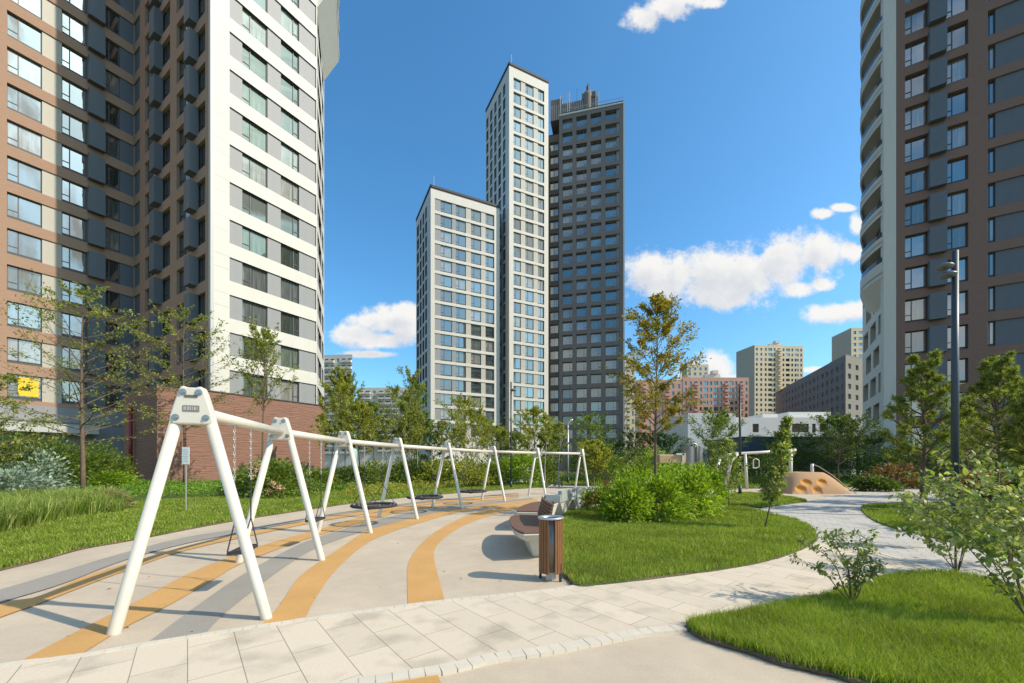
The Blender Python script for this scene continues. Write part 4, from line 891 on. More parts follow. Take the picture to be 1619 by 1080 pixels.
z = 33; lamp((898-CX)/FX*z, z, hat(672,z), .08, mat('pale_pole', (.5,.5,.48), .4, .4), 'slim pale lamp post with a short bent arm before the dark tower', arm=((.05,.15),(.2,.35),(.4,.45)))
z = 21; lamp((1170-CX)/FX*z, z, hat(612,z), .065, DARKM, 'thin dark pole standing left of the white gym bar')
def sign():
    x, y = G(294, 810); S = thing('notice_sign', 'small white notice sheet on a thin post in the grass belt', 'sign', (x,y,0)); z1 = hat(707, y); z0 = hat(734, y); w = .2
    mb = MB(); mb.tube([(x,y,0),(x,y,z0+.1)], .018, 8); mb.put('post', mat('post_grey', (.4,.4,.38), .5, .3), S)
    mb = MB(); mb.box(x-w*.6, x+w*.62, y-.02, y-.008, z0, z1); p = mb.put('panel', mat('sign_white', (.78,.78,.76), .5), S)
    mb = MB()
    for k in range(8): zz = z1-.09-k*(z1-z0-.12)/8; mb.box(x-w*.48, x+w*(.5-.2*random.random()), y-.0225, y-.021, zz, zz+.012)
    mb.put('text_lines', mat('sign_text', (.35,.37,.40), .6), p)
sign()
def covered():
    x, y = G(824, 762.5); P = MB(); mt = mat('white_sheet', (.72,.72,.72), .6, bump=((6,6,6),.6,.05))
    n1, n2 = 28, 14; V = []
    for i in range(n1+1):
        for j in range(n2+1):
            u = i/n1*2-1; v = j/n2*2-1; r2 = 1-u*u*.98; r3 = 1-v*v
            h = .36*math.sqrt(max(0,min(1,r2*2.2)))*math.sqrt(max(0,r3))*(1+.22*math.sin(u*7+1)+.10*math.sin(v*6+u*13)+.3*(u>-.2)*(1-u))
            V.append((x+u*.98+.04*math.sin(v*9), y+v*.55+.05*math.sin(u*11), max(0.02,h)))
    P.v = V
    for i in range(n1):
        for j in range(n2): a = i*(n2+1)+j; P.f.append((a,a+n2+1,a+n2+2,a+1)); P.mi.append(0)
    tag(P.put('covered_pile', mt, smooth=True, loc=(x,y,0)), 'low pile of material wrapped in white sheeting on the grass', 'covered pile')
covered()
def bike_rack():
    z = 29.5; x0 = (876-CX)/FX*z; R = thing('bicycle_rack', 'small dark metal stand where the far path meets the court', 'rack', (x0,z,0))
    mb = MB(); mb.tube([(x0,z,0),(x0,z,.95)], .05, 8); mb.put('post', DARKM, R)
    mb = MB(); mb.tube([(x0+.1,z,.0),(x0+.1,z,.25),(x0+.55,z,.25),(x0+.55,z,0)], .05, 8); mb.put('hoop', DARKM, R)
    mb = MB(); x1 = x0+.6; mb.tube([(x1,z,0),(x1,z,.75),(x1+1.4,z+.4,.75)], .04, 8); mb.put('rail', DARKM, R)
bike_rack()
def mound():
    z = 22.6; c = Vector(((1283-CX)/FX*z, z+.6)); R = thing('climbing_mound', 'tan rubber climbing mound with four orange hollows', 'play mound', (c.x,c.y,0))
    TAN = mat('tan_rubber', (.50,.31,.17), .9, noise=((70,70,70),.5,3), col2=(.40,.24,.125)); OR2 = mat('orange_hollow', (.66,.30,.06), .9, noise=((70,70,70),.5,3), col2=(.54,.22,.04))
    hol = [(-.72,.60),(.08,.62),(-1.12,.26),(-.32,.20)]
    nx, ny = 120, 70; P = MB(); V = np.zeros((nx+1, ny+1, 3))
    W, Dp, H = 1.68, 1.5, 1.16
    for i in range(nx+1):
        for j in range(ny+1):
            u = (i/nx*2-1); v = (j/ny*2-1); x = u*W; y = v*Dp
            e = max(0, 1-abs(u)**2.6)**.75*max(0, 1-abs(v)**2.6)**.75; e = e*(1+.0*u); h = H*min(1, e*1.15)*(1+.02*math.sin(5*u))*(1-.10*u*(u>0))
            V[i,j] = (x, y, h)
    me = None
    for i in range(nx+1):
        for j in range(ny+1):
            x, y, h = V[i,j]
            if y < .1:
                for (hx, hz) in hol:
                    d = math.hypot((x-hx)/.27, (h-hz)/.17)
                    if d < 1: V[i,j,1] += .13*(1-d*d)**.7
    P.v = [(c.x+p[0], c.y+p[1], p[2]) for p in V.reshape(-1,3)]
    for i in range(nx):
        for j in range(ny):
            a = i*(ny+1)+j; x, y, h = V[i,j]; mi = 0
            if y < .4:
                for (hx, hz) in hol:
                    if math.hypot((x-hx)/.28, (h-hz)/.18) < 1: mi = 1
            P.f.append((a,a+ny+1,a+ny+2,a+1)); P.mi.append(mi)
    P.put('mound_surface', [TAN, OR2], R, smooth=True)
    mb = MB(); x = c.x+.62; mb.tube([(x,c.y+.2,.6),(x,c.y+.2,1.62)], .085, 12); mb.put('post', WHITE, R, smooth=True)
    mb = MB(); mb.tube([(x,c.y+.2,1.6),(x+.25,c.y,1.45),(x+.65,c.y-.5,.95),(x+1.0,c.y-1.0,.35),(x+1.3,c.y-1.3,.02)], .025, 6); mb.put('climbing_rope', mat('rope_tan', (.35,.3,.22), .8), R)
mound()
def gym():
    z = 26.0; X = lambda px: (px-CX)/FX*z; Zh = lambda py: hat(py, z); R = thing('gym_bar', 'white tubular play frame with a long inclined bar left of the mound', 'play frame', (X(1200),z,0))
    m = MB(); m.tube([(X(1138),z,Zh(726)),(X(1148),z,Zh(720)),(X(1160),z,Zh(717.5)),(X(1200),z,Zh(715.5)),(X(1258),z,Zh(711.5))], .09, 12); m.put('bar', WHITE, R, smooth=True)
    m = MB(); m.tube([(X(1250),z,0),(X(1250),z,Zh(713))], .11, 12); m.put('post', WHITE, R, smooth=True)
    m = MB(); m.tube([(X(1138),z,Zh(726)),(X(1128),z,.6),(X(1124),z,0)], .09, 12); m.put('post', WHITE, R, smooth=True)
    m = MB(); m.tube([(X(1166),z,Zh(718)),(X(1156),z,Zh(728)),(X(1146),z,0)], .10, 12); m.put('brace', WHITE, R, smooth=True)
    m = MB(); m.tube([(X(1178),z,Zh(717)),(X(1181),z,0)], .09, 12); m.put('post', WHITE, R, smooth=True)
    m = MB(); m.tube([(X(1191),z,Zh(740)),(X(1191),z,Zh(727)),(X(1195),z,Zh(725)),(X(1200),z,Zh(728)),(X(1200),z,Zh(738)),(X(1196),z,Zh(740)),(X(1191),z,Zh(740))], .035, 8); m.put('ring_handle', WHITE, R)
gym()
def slide():
    z = 31; X = lambda px: (px-CX)/FX*z; R = thing('play_tower', 'low grey metal play tower with a looped rail and tan deck behind the shrubs', 'play tower', (X(1095),z,0))
    GM = mat('perforated_grey_metal', (.27,.27,.26), .5, .3, noise=((3,3,3),.6,2), col2=(.22,.22,.21))
    m = MB(); m.lathe((X(1088),z,0), [(.45,0),(.45,hat(706,z))], 20); m.put('tube_panel', GM, R, smooth=True)
    m = MB(); m.lathe((X(1106),z+.3,0), [(.36,0),(.36,hat(707,z))], 20); m.put('tube_panel', GM, R, smooth=True)
    m = MB(); m.tube([(X(1082),z-.4,hat(712,z)),(X(1083),z-.4,hat(702,z)),(X(1096),z-.4,hat(702,z)),(X(1099),z-.4,hat(706,z)),(X(1099),z-.4,.5)], .05, 8); m.put('looped_rail', STEEL, R, smooth=True)
    m = MB(); m.prism([(X(1036),z-.8),(X(1078),z-.8),(X(1078),z+1),(X(1036),z+1)], hat(729,z)-.2, hat(719,z)); m.put('deck', mat('tan_deck', (.5,.34,.2), .8), R, bevel=.08)
    m = MB(); m.box(X(1071),X(1074),z-.9,z-.75,0,hat(720,z)+.12); m.box(X(1062),X(1076),z-.9,z-.78,hat(720,z),hat(718,z)+.05); m.put('handrail', WHITE, R)
slide()
# ---------------------------------------------------------------- vegetation
LV_OLIVE = leafmat('olive_leaves', (.11,.15,.03), (.21,.225,.05), (.32,.27,.08), .48)
LV_GREEN = leafmat('mid_green_leaves', (.06,.105,.018), (.135,.18,.03), (.23,.24,.06), .45)
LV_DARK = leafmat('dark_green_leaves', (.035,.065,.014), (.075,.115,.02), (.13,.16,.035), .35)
LV_LIME = leafmat('lime_leaves', (.11,.185,.016), (.20,.29,.022), (.30,.35,.04), .45)
LV_YEL = leafmat('yellow_green_leaves', (.14,.17,.025), (.25,.26,.04), (.36,.31,.06), .45)
LV_RUST = leafmat('orange_tinged_leaves', (.10,.12,.02), (.22,.19,.03), (.38,.19,.03), .5)
LV_RED = leafmat('reddish_leaves', (.09,.08,.025), (.17,.09,.04), (.27,.13,.08), .4)
LV_SILV = leafmat('silvery_leaves', (.13,.18,.13), (.22,.27,.20), None, .2)
LV_PINE = leafmat('pine_needles', (.09,.12,.025), (.18,.205,.045), (.29,.29,.09), .42)
LV_YOUNG = leafmat('fresh_shrub_leaves', (.09,.14,.03), (.19,.225,.06), (.36,.34,.17), .48, .42)
def tree(name, label, x, y, h, rad, z0, lm, bark=BARK, nb=26, tw=5, per=10, leaf=.11, asp=.5, r0=.09, droop=0.0, top_narrow=.8, seed=1, group=None, asc=.5, lean=(0,0), wob=.12, cat='tree', multi=1, spread=.14):
    R = random.Random(seed); g = np.random.default_rng(seed); T = thing(name, label, cat, (x,y,0), group); mb = MB(); LP = []; LD = []
    for q in range(multi):
        ba = R.uniform(0, 6.28); bl = 0 if multi == 1 else R.uniform(.3, .6)*rad
        top = Vector((x+lean[0]+math.cos(ba)*bl, y+lean[1]+math.sin(ba)*bl, h*(1 if q == 0 else R.uniform(.75,.95)))); base = Vector((x+math.cos(ba)*.05*(multi>1), y+math.sin(ba)*.05*(multi>1), -.02)); n = 9; pts = []
        ph = R.uniform(0, 6)
        for i in range(n+1):
            t = i/n; p = base.lerp(top, t); p.x += wob*math.sin(ph+t*5)*t*(1-t*.3); p.y += wob*math.cos(ph*2+t*4)*t; p += Vector((0,0,0)); pts.append(p)
        rr = [r0*(1-.93*(i/n)**.9)*(1 if multi == 1 else .6) for i in range(n+1)]; mb.tube(pts, rr, 8)
        def trunk_at(t): k = min(int(t*n), n-1); return pts[k].lerp(pts[k+1], t*n-k)
        nbq = nb//multi
        for i in range(nbq):
            f = (i+R.random()*.6)/nbq; zf = z0/h+(1-z0/h)*f*.985; p0 = trunk_at(zf); az = i*2.399+R.uniform(-.4,.4)+q
            prof = (max(0, math.sin(math.pi*min(1, (f*.86+.13))))**.6)*(1-top_narrow*.55*f); L = rad*max(.16, prof)*R.uniform(.7,1.15)
            el = asc+R.uniform(-.2,.25)+f*.35; d = Vector((math.cos(az)*math.cos(el), math.sin(az)*math.cos(el), math.sin(el)))
            bp = [p0]
            for k in range(1, 5):
                dd = d+Vector((R.uniform(-.18,.18), R.uniform(-.18,.18), R.uniform(-.1,.15)-droop*k*.25)); bp.append(bp[-1]+dd.normalized()*L/4)
            br = r0*.32*(1-.75*f)
            mb.tube(bp, [br, br*.75, br*.5, br*.3, br*.12], 5, cap=False)
            for k in range(tw):
                s = R.uniform(.25, 1.0) if k else 1.0; kk = min(int(s*4), 3); q0 = bp[kk].lerp(bp[kk+1], s*4-kk); ta = R.uniform(-1.1,1.1)
                dv = (bp[kk+1]-bp[kk]).normalized(); dv = (Matrix.Rotation(ta, 3, 'Z') @ dv)+Vector((0,0,R.uniform(-.3,.35)-droop)); dv.normalize(); tl = L*R.uniform(.22,.42)*(1.15-s*.35)
                q1 = q0+dv*tl*.5+Vector((0,0,.02)); q2 = q0+dv*tl; mb.tube([q0,q1,q2], [br*.25, br*.18, br*.08], 4, cap=False)
                tt = g.uniform(.1, 1.05, per); cen = np.array(q0)[None]+np.array(dv)[None]*tl*tt[:,None]+g.normal(0, spread*max(.35,L*.35), (per,3))*np.array([1,1,.6]); LP.append(cen)
                LD.append(np.array(dv)[None]+g.normal(0,.7,(per,3))-np.array([0,0,droop+.25]))
    mb.put('trunk', bark, T, smooth=True)
    npmesh('crown', leaves(np.concatenate(LP), np.concatenate(LD), leaf, asp, .45), 4, lm, T)
    return T
def wpx(px, z): return (px-CX)/FX*z
def T_(label, px, z, ytop, wid, ycrown, lm, seed, name='deciduous_tree', **k):
    return tree(name, label, wpx(px,z), z, hat(ytop,z), wid*1.35/FX*z/2, max(.4,hat(ycrown,z)), lm, seed=seed, **k)
T_('open crowned young tree left of the brick podium, bare lower trunk', 131, 20.0, 462, 235, 700, LV_OLIVE, 3, nb=46, tw=7, per=12, leaf=.135, asp=.5, r0=.12, asc=.3, top_narrow=1.1, spread=.09)
T_('open crowned young tree in front of the shaded brick side and podium corner', 292, 26.5, 500, 170, 680, LV_OLIVE, 4, nb=40, tw=7, per=12, leaf=.15, r0=.11, asc=.3, spread=.08)
T_('thin young tree with few leaves before the white front', 416, 26.5, 528, 120, 655, LV_OLIVE, 5, nb=38, tw=6, per=13, leaf=.18, r0=.09, asc=.9, spread=.07)
T_('bushy tree cut off by the left picture edge', -12, 17.5, 590, 130, 735, LV_OLIVE, 6, nb=34, tw=6, per=12, leaf=.14, asc=.2)
bg = 'garden trees along the far side of the court'
back_trees = [
 ('slender birch with bare white stems at the podium corner', 522, 31, 585, 60, 700, LV_YEL, BIRCH, 2, .7), ('tall thin birch leaning left before the far white blocks', 547, 33, 596, 56, 690, LV_OLIVE, BIRCH, 1, .7),
 ('short yellow green tree before the lower striped block', 568, 30, 640, 62, 720, LV_YEL, BARK, 1, .6), ('broad birch with several white stems left of the white tower', 628, 32, 590, 82, 715, LV_OLIVE, BIRCH, 3, .7),
 ('wispy tree touching the left edge of the lower white tower', 655, 36, 598, 46, 690, LV_GREEN, BARK, 1, .8), ('round bushy tree low before the white tower corner', 690, 34, 668, 70, 735, LV_GREEN, BARK, 2, .4),
 ('rounded golden green tree before the lower white tower', 737, 33, 640, 84, 728, LV_YEL, BARK, 2, .6), ('pale wispy tree before the dark link of the towers', 783, 36, 668, 46, 735, LV_OLIVE, BIRCH, 2, .6),
 ('pointed green tree before the foot of the tallest tower', 846, 34, 650, 66, 742, LV_YEL, BARK, 1, .5), ('small tree with a crooked pale stem left of the dark tower foot', 872, 33, 676, 44, 738, LV_GREEN, BIRCH, 1, .6),
 ('pointed dark green tree before the dark tower', 948, 36, 662, 78, 745, LV_GREEN, BARK, 2, .5), ('low dark tree right of the dark tower foot', 988, 40, 690, 70, 745, LV_DARK, BARK, 2, .4),
 ('dense round green tree behind the grey play tower', 1120, 33, 655, 92, 742, LV_GREEN, BARK, 3, .5), ('bushy tree left of the grey play tower', 1060, 38, 690, 70, 745, LV_GREEN, BARK, 2, .4),
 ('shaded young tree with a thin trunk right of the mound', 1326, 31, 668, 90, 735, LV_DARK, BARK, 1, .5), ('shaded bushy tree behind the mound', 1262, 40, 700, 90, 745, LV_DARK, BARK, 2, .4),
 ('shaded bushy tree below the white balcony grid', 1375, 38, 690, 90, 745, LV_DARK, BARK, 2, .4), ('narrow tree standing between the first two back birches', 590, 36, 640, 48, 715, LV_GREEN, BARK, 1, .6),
 ('thin birch whose stems show under the top rail at the fourth support', 645, 28, 640, 46, 715, LV_OLIVE, BIRCH, 2, .8), ('yellowing small tree behind the last swing support', 938, 27, 700, 44, 745, LV_YEL, BARK, 2, .4),
 ('slight tree before the foot of the tallest tower, left of the pointed one', 815, 40, 690, 50, 740, LV_GREEN, BARK, 1, .5)]
for k, (lab, px, z, yt, wid, yc, lm, bk, mu, asc) in enumerate(back_trees):
    T_(lab, px, z, yt, wid*1.0, yc, lm, 20+k, bark=bk, multi=mu, asc=asc, group=bg, nb=40+int(wid*.2), tw=6, per=20, leaf=.16, r0=.07, top_narrow=.6, spread=.10, wob=.25)
for k, px in enumerate((508, 536, 556, 577, 612, 637, 665, 702, 722, 757, 770, 796, 862, 884)):
    T_(['bare stemmed young birch', 'slight young birch'][k % 2]+f' {["at the podium corner","between the podium and the third support","under the first back birch","before the lower striped block","left of the fourth swing support","right of the fourth swing support","below the left face of the lower white tower","left of the fifth swing support","right of the fifth swing support","left of the sixth swing support","touching the sixth swing support","left of the thin dark post","left of the seventh swing support","before the foot of the dark tower"][k]}',
       px, 27.5+(k*5)%4, 655+(k*13)%38, 34, 712, LV_OLIVE if k % 3 else LV_YEL, 400+k, bark=BIRCH, asc=.8, group=bg, nb=20, tw=4, per=12, leaf=.15, r0=.05, spread=.09, wob=.2)
# centre tree
T_('young tree with olive and rust coloured leaves rising from the bright shrubs', 1037, 12.9, 478, 112, 690, LV_RUST, 61, nb=58, tw=8, per=20, leaf=.12, asp=.34, r0=.065, asc=.55, droop=.12, top_narrow=.45, spread=.12, wob=.06)
T_('slim leafy sapling leaning right at the edge of the central island', 1208, 10.0, 662, 40, 800, LV_YOUNG, 62, nb=70, tw=5, per=10, leaf=.085, r0=.022, asc=.8, lean=(.62,0), name='sapling', wob=.03, cat='sapling', spread=.10)
T_('short slim sapling between the bright shrubs and the leaning sapling', 1152, 14.5, 698, 52, 790, LV_YOUNG, 63, nb=44, tw=4, per=9, leaf=.09, r0=.022, asc=.7, name='sapling', cat='sapling', spread=.10)
def pine(label, px, z, ytop, wid, ycrown, seed, nb=40):
    x = wpx(px, z); h = hat(ytop, z); rad = wid/FX*z/2; R = random.Random(seed); g = np.random.default_rng(seed); T = thing('pine_tree', label, 'pine', (x,z,0), 'young pines on the right lawn'); mb = MB(); Q = []; DD = []
    pts = [Vector((x+.06*math.sin(k*1.3+seed), z+.05*math.cos(k), h*k/8)) for k in range(9)]; mb.tube(pts, [.085*(1-.85*k/8) for k in range(9)], 8); z0 = hat(ycrown, z)
    tips = []
    for i in range(nb):
        f = i/nb; zz = z0+(h-z0)*f; az = i*2.399; L = rad*(.55+.45*math.sin(math.pi*min(1,f+.25)))*(1-.25*f**2)*R.uniform(.75,1.15)
        p0 = Vector((x,z,zz)); el = .15+.5*f+R.uniform(-.1,.1); bp = [p0]
        for k in range(1,5):
            e = el+k*.16; bp.append(bp[-1]+Vector((math.cos(az)*math.cos(e), math.sin(az)*math.cos(e), math.sin(e)))*L/4)
        mb.tube(bp, [.03,.024,.018,.013,.008], 5, cap=False); tips.append((bp[3],bp[4]))
        for k in range(5):
            s = R.uniform(.35,.95); kk = min(int(s*4),3); q0 = bp[kk].lerp(bp[kk+1], s*4-kk); a2 = az+R.choice((-1,1))*R.uniform(.5,1.1); l2 = L*R.uniform(.22,.4); q1 = q0+Vector((math.cos(a2)*l2*.8, math.sin(a2)*l2*.8, l2*.55)); mb.tube([q0,q1],[.011,.006],4,cap=False); tips.append((q0.lerp(q1,.45),q1))
    tips.append((Vector((x,z,h-.5)),Vector((x,z,h))))
    for (a, b) in tips:
        d = np.array((b-a).normalized()); n = 80; t = g.uniform(.15,1.02,n)[:,None]; P = np.array(a)+(np.array(b-a))*t; D = d*.75+g.normal(0,.75,(n,3)); Q.append(P); DD.append(D)
    mb.put('trunk', BARK, T, smooth=True); Q = np.concatenate(Q); DD = np.concatenate(DD)
    npmesh('crown', leaves(Q, DD, .17, .13, .2), 4, LV_PINE, T)
pine('young pine with layered tufts left of the tall lamp post', 1460, 13.9, 580, 120, 750, 71); pine('young pine right of the tall lamp post, its forked trunk showing', 1578, 15.6, 582, 130, 730, 72, 46); pine('young pine cut off by the right picture edge', 1650, 13.5, 610, 120, 750, 73); pine('small pine in shade just behind the tall lamp post', 1525, 19, 640, 80, 750, 74, 30)
def shrub(label, x, y, h, r, lm, n=2600, leaf=.10, seed=1, asp=.5, clumps=60, group=None, name='shrub', flat=.45, stems=9, lm2=None, n2=0, flowers=None):
    R = random.Random(seed); g = np.random.default_rng(seed); T = thing(name, label, 'shrub', (x,y,0), group); mb = MB()
    for k in range(stems):
        a = R.uniform(0,6.28); rr = r*R.uniform(.3,.85); mb.tube([(x+.05*math.cos(a),y+.05*math.sin(a),-.02),(x+rr*.45*math.cos(a),y+rr*.45*math.sin(a),h*.45),(x+rr*math.cos(a),y+rr*math.sin(a),h*R.uniform(.6,.9))], [.014,.01,.004], 5, cap=False)
    mb.put('stems', BARK, T)
    a = g.uniform(0,2*np.pi,clumps); u = g.uniform(0.05,1,clumps)**.6; rr = np.sqrt(1-(1-u)**2)*0+np.sqrt(g.uniform(0.05,1,clumps)); zz = (1-rr**2.2)*g.uniform(.55,1.0,clumps)+g.uniform(.0,.35,clumps)*rr
    cen = np.stack([x+r*rr*np.cos(a), y+r*rr*np.sin(a), h*np.clip(zz,.12,1.0)],1); k = g.integers(0,clumps,n); cs = max(.10, min(r,h)*.20)
    P = cen[k]+g.normal(0,1,(n,3))*np.array([cs,cs,cs*.7]); P[:,2] = np.clip(P[:,2],.03,h*1.06); D = P-np.array([x,y,h*.25]); D = norm(D)+np.array([0,0,-.15])
    npmesh('foliage', leaves(P, D, leaf, asp, flat), 4, lm, T)
    if lm2: 
        k = g.integers(0,max(1,clumps//5),n2); P = cen[k]+g.normal(0,1,(n2,3))*cs*.9; npmesh('reddish_foliage', leaves(P, norm(P-np.array([x,y,h*.2])), leaf, asp, flat), 4, lm2, T)
    if flowers:
        fm, fr, fp = flowers
        for (dx, dz) in fp:
            m = MB(); fx = np.array([x+dx, y-r*.95, dz]); q = fx+g.normal(0,1,(90,3))*np.array([fr,fr,fr*.55])*.6; npmesh('flower_head', leaves(q, g.normal(0,1,(90,3)), .06, .9, .4), 4, fm, T)
    return T
gl_ = 'bright shrubs on the central island'
for k, (lab, px, z, r, h) in enumerate([('bright lime shrub at the front left of the central bed', 990, 11.3, .62, 1.15), ('bright lime shrub at the front middle of the central bed, below the olive tree', 1042, 11.6, .72, 1.25), ('bright lime shrub at the right end of the central bed', 1092, 12.3, .66, 1.45),
    ('tallest bright lime shrub at the back of the central bed', 1058, 13.6, .8, 1.58), ('bright lime shrub at the back left of the central bed', 1000, 13.4, .72, 1.55), ('bright lime shrub at the back right of the central bed', 1112, 14.2, .6, 1.6)]):
    shrub(lab, wpx(px,z), z, h, r, LV_LIME, 3400, .125, 80+k, .42, 70, gl_)
shrub('red tinged shrub at the left tip of the central bed', wpx(952,12.2), 12.2, 1.0, .55, LV_RED, 900, .10, 90, .5, 30, lm2=LV_LIME, n2=800)
dk = 'dark shrubs by the left wing'
for k, (lab, px, z, r, h, lm) in enumerate([('large dense green shrub under the pale awning', 105, 21.5, 1.9, 3.0, LV_GREEN), ('dense shrub left of the navy door, right of the large one', 160, 23.5, 1.3, 2.6, LV_GREEN), ('tall dark shrub at the left picture edge', 20, 19, 1.8, 3.2, LV_GREEN),
    ('low lime shrub before the podium side wall', 178, 22, .9, 1.25, LV_LIME), ('silver leaved low shrub at the left edge', 12, 15.5, 1.2, 1.25, LV_SILV), ('silver leaved tall shrub between the dense green ones', 62, 18.5, .9, 2.2, LV_SILV), ('dense shrub filling behind the slim trunk', 60, 23.5, 2.0, 3.1, LV_GREEN)]):
    shrub(lab, wpx(px,z), z, h, r, lm, 4200 if r > 1 else 1800, .17, 100+k, .5, 110, dk)
FLW = mat('dusty_pink_petals', (.75,.40,.28), .7)
shrub('flowering hydrangea with dusty pink heads behind the second swing support', wpx(440,19.6), 19.6, 1.7, 1.35, LV_GREEN, 3600, .17, 120, .6, 80, flowers=(FLW, .14, [(-.25,1.35),(.05,1.55),(-.45,1.1),(.5,.75),(.75,.55),(.3,.4)]))
shrub('leafy shrub left of the pink hydrangea', wpx(392,20.5), 20.5, 1.25, .9, LV_GREEN, 1800, .15, 121, .5, 50)
SH = [(505,24,1.0,1.5,LV_GREEN),(552,27,1.3,1.7,LV_DARK),(600,27,1.4,1.6,LV_GREEN),(645,28,1.3,2.0,LV_DARK),(690,28,1.3,1.9,LV_YEL),(735,28,1.4,1.9,LV_YEL),(775,30,1.3,2.1,LV_GREEN),(800,31,1.1,2.3,LV_LIME),(830,31,1.1,2.5,LV_LIME),(857,32,1.1,2.1,LV_GREEN),
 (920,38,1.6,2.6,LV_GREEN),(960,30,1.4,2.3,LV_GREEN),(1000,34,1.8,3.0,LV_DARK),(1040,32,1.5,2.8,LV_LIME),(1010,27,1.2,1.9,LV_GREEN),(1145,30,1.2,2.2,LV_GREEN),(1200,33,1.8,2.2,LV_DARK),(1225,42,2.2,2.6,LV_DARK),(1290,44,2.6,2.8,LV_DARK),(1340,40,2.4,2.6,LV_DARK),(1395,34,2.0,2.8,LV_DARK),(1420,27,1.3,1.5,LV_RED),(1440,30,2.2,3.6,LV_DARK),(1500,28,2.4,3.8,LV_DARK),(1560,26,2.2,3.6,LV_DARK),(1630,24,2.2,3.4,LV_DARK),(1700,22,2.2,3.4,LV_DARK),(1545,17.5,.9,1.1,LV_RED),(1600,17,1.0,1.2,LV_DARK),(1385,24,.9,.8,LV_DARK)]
words = {id(LV_GREEN):'mid green', id(LV_DARK):'dark green', id(LV_YEL):'yellow green', id(LV_LIME):'lime green', id(LV_RED):'rusty red'}
where = ['at the right corner of the brick podium','under the thin birches right of the podium','behind the first nest swing','behind the fourth swing support','left of the fifth swing support','behind the farthest nest swing','behind the sixth swing support','just left of the thin dark post','just right of the thin dark post','above the white wrapped pile on its right side',
 'behind the pale bent lamp post','right of the last swing support','at the foot of the dark tower on its right','behind the tan deck of the play tower','between the last swing support and the bright bed','right of the grey play tower','under the white gym bar','below the left half of the navy canopy','below the middle of the navy canopy behind the mound','right of the mound under the canopy','left of the young pines','low beside the right path','behind the leftmost pine trunk','behind the tall slate lamp post','behind the forked pine','behind the rightmost pines','at the far right edge behind the pines','low under the forked pine','low at the foot of the rightmost pines','low where the shaded path bends']
for k, (px, z, r, h, lm) in enumerate(SH):
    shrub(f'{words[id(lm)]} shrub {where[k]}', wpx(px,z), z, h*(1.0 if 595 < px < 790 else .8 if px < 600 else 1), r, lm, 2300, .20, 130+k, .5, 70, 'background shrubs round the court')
tree('shade_tree', 'leafy tree just past the right picture edge, shading the right lawn', 15.6, 8.2, 5.2, 1.9, 1.3, LV_GREEN, nb=40, tw=6, per=12, leaf=.15, seed=301)
tree('shade_tree', 'taller leafy tree farther past the right picture edge behind the pines', 19.5, 10.6, 5.8, 2.1, 1.3, LV_GREEN, nb=40, tw=6, per=12, leaf=.15, seed=302)
# ornamental grasses and ground cover
def grass_tufts(name, poly, n, hh, w, m, label, lean=.5):
    P = np.array(poly); x0,y0 = P.min(0); x1,y1 = P.max(0); k = n//70; x = rng.uniform(x0,x1,k*6); y = rng.uniform(y0,y1,k*6); q = inpoly(x,y,poly); C_ = np.stack([x[q],y[q]],1)[:k]; k = len(C_)
    sz = rng.uniform(.65,1.15,(k,1)); i = rng.integers(0,k,n); a = rng.uniform(0,2*np.pi,(n,1)); out_ = np.concatenate([np.cos(a),np.sin(a)],1); r = rng.uniform(0,1,(n,1))
    Q = C_[i]+out_*r*.16; H = hh*sz[i]*rng.uniform(.55,1.1,(n,1)); ln = out_*r*H*rng.uniform(.5,1.3,(n,1))+rng.normal(0,.05,(n,2)); b = rng.uniform(0,np.pi,(n,1)); dx = np.concatenate([np.cos(b),np.sin(b),0*b],1)*w
    B0 = np.concatenate([Q,np.full((n,1),.03)],1); M_ = B0+np.concatenate([ln*.3,H*.7],1); T = B0+np.concatenate([ln, H*(1-.35*r)],1)
    V = np.stack([B0-dx, B0+dx, M_+dx*.8, T, M_-dx*.8],1).reshape(-1,3); o = npmesh(name, V, 5, m); return tag(o, label, 'grass', kind='stuff')
bedA = gp([(-260,895),(0,846),(110,822),(190,812),(182,795),(60,799),(-260,822)])
grass_tufts('ornamental_grass', bedA, 60000, .72, .008, GRS2, 'knee high arching ornamental grass left of the slim trunk')
bedB = gp([(60,800),(186,797),(240,790),(420,786),(560,777),(560,768),(330,769),(185,771),(60,780)])
def cover(name, poly, n, h, m, label, leaf=.12):
    P = np.array(poly); x0,y0 = P.min(0); x1,y1 = P.max(0); k = n*5; x = rng.uniform(x0,x1,k); y = rng.uniform(y0,y1,k); s = inpoly(x,y,poly); x, y = x[s][:n], y[s][:n]
    bumpy = .65+.35*np.sin(x*2.3+np.sin(y*1.9)*2)*np.sin(y*2.9+x); z = h*bumpy*rng.uniform(.25,1,len(x))+.05
    o = npmesh(name, leaves(np.stack([x,y,z],1), rng.normal(0,1,(len(x),3))+np.array([0,0,.5]), leaf, .45, .4), 4, m); tag(o, label, 'ground cover', kind='stuff')
cover('ground_cover', bedB, 26000, .62, leafmat('bed_leaves', (.06,.14,.02), (.15,.25,.03), (.22,.30,.05), .4), 'low leafy planting in front of the brick podium')
bedC = gp([(540,795),(680,777),(790,768),(790,760),(560,766)])
cover('ground_cover', bedC, 16000, .55, LV_YEL, 'low yellow green planting behind the nest swings')
sedge = shrub('round brown striped sedge tuft at the end of the ornamental grass', wpx(172,14.3), 14.3, .62, .42, leafmat('sedge', (.14,.13,.05), (.22,.20,.08), None, .3), 900, .28, 200, .12, 20, name='sedge_tuft')
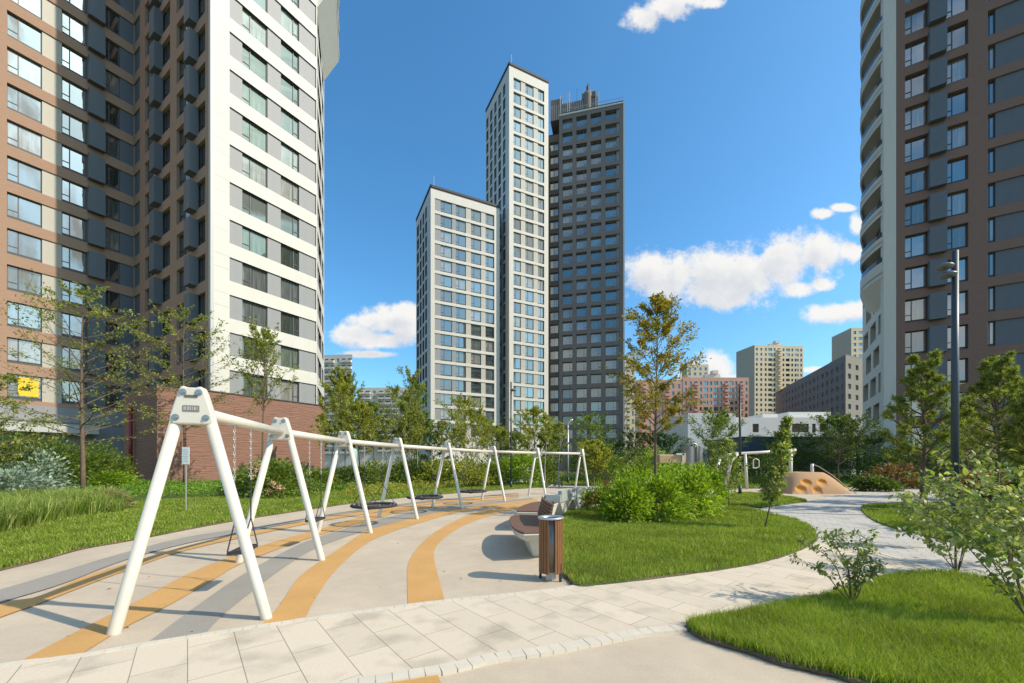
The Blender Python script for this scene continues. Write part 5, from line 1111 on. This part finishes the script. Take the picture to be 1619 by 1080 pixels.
# foreground shrubs: arching stems with separate large leaves
def twiggy(label, x, y, stems, leaf, seed, lm=LV_YOUNG, per=26, name='young_shrub'):
    """stems: (dx,dy,height,bend)"""
    R = random.Random(seed); g = np.random.default_rng(seed); T = thing(name, label, 'shrub', (x,y,0)); mb = MB(); P = []; D = []
    for (dx, dy, h, bd) in stems:
        pts = []
        for i in range(9):
            t = i/8; pts.append(Vector((x+dx*(t**bd)+.02*math.sin(t*9+dx*5), y+dy*(t**bd)+.02*math.cos(t*7), h*math.sin(t*math.pi/2*.95)/math.sin(math.pi/2*.95)+.02)))
        mb.tube(pts, [.0058*(1-.75*i/8)*(1+h*.35) for i in range(9)], 6)
        br = [(pts, 1.0)]
        for k in range(8):
            i = R.randint(2,7); q = pts[i]; a = R.uniform(0,6.28); l = h*R.uniform(.15,.34); q2 = [q, q+Vector((math.cos(a)*l*.5,math.sin(a)*l*.5,l*.3)), q+Vector((math.cos(a)*l,math.sin(a)*l,l*.45))]; mb.tube(q2, [.003,.0025,.0015], 4); br.append((q2,.5))
        for (pp, w) in br:
            nn = int(per*w); 
            for k in range(nn):
                s = (k+1)/(nn+.2); s = (.38+.62*s) if w == 1 else s; f = s*(len(pp)-1); i = min(int(f), len(pp)-2); q = pp[i].lerp(pp[i+1], f-i); d = (pp[i+1]-pp[i]).normalized(); a = (k%2)*math.pi+R.uniform(-.6,.6); sd = d.orthogonal().normalized(); sd = Matrix.Rotation(a, 3, d) @ sd
                P.append(tuple(q)); D.append(tuple(sd*.9+d*.5+Vector((0,0,.1))))
    mb.put('stems', BARK, T, smooth=True)
    # two-facet folded leaves
    P = np.array(P); D = norm(np.array(D)+g.normal(0,.2,(len(P),3))); n = len(P); s = leaf*g.uniform(.6,1.2,(n,1)); up = g.normal(0,.35,(n,3))+np.array([0,0,1.]); W = norm(np.cross(D,up)); N_ = np.cross(W,D)
    b = P+D*s*.12; t = P+D*s-N_*s*.22; m1 = P+D*s*.42; m2 = P+D*s*.75-N_*s*.08; W = W*.82
    Lf = np.stack([b, m1+W*s*.27+N_*s*.08, m2+W*s*.2+N_*s*.02, t, m2-W*s*.2+N_*s*.02, m1-W*s*.27+N_*s*.08],1).reshape(-1,3)
    npmesh('foliage', Lf, 6, lm, T); return T
x, y = G(1350, 958); R_ = random.Random(5)
twiggy('small open shrub with pale leaves at the tip of the near lawn', x, y, [(-.55,.1,.72,1.1),(-.38,-.05,.80,1.2),(-.2,.15,.78,1.2),(0,-.1,.62,1),(.14,.1,.66,1.1),(.28,0,.78,1.2),(-.65,.1,.5,1.0),(.1,-.15,.45,1.0)], .062, 11, per=24)
x, y = G(1515, 912)
twiggy('upright shrub with broad leaves behind the near lawn, right of the small open one', x, y, [(-.6,.1,1.0,1.2),(-.35,.0,1.25,1.3),(-.1,.2,1.35,1.2),(.2,-.1,1.2,1.1),(.5,0,1.0,1.2),(.05,-.2,.9,1),(-.85,0,.62,1.2)], .095, 12, per=20)
x, y = G(1470, 868)
twiggy('thin low shrub with drooping twigs on the shaded lawn', x, y, [(-.7,0,.75,1.3),(-.4,.2,.95,1.2),(.3,.1,1.1,1.2),(.0,.1,1.3,1.1)], .11, 15, per=22)
x, y = G(1640, 1000)
twiggy('large foreground shrub with long arching stems entering from the right edge', x, y, [(-.95,.4,1.15,1.0),(-.55,.35,1.45,1.1),(-.35,.6,1.6,1.1),(-.15,.1,1.3,1.2),(.2,.3,1.5,1.2),(-.65,.1,.85,1.0),(-.3,-.1,.8,1.0),(-.5,.8,1.2,1.1)], .095, 13, per=21)
x, y = G(1600, 900)
twiggy('dense leafy shrub behind the arching one at the right edge', x, y, [(-.8,.2,1.35,1.2),(-.5,.0,1.5,1.2),(-.2,.3,1.6,1.1),(.3,.1,1.5,1.2),(-.35,-.2,1.2,1.1),(.1,-.1,1.2,1.1),(.6,0,1.3,1.2),(-.6,.5,1.1,1)], .10, 14, per=22)
# fallen leaves on the court
P = np.array([[*G(random.uniform(560,900), random.uniform(830,950)), .012] for _ in range(14)]+[[*G(random.uniform(20,500), random.uniform(880,1010)), .012] for _ in range(14)])
tag(npmesh('fallen_leaves', leaves(P, rng.normal(0,1,(len(P),3))*np.array([1,1,.05]), .05, .6, 1.0), 4, mat('dry_leaf', (.22,.13,.06), .8)), 'few dry brown leaves scattered over the rubber court', 'fallen leaves', kind='stuff')
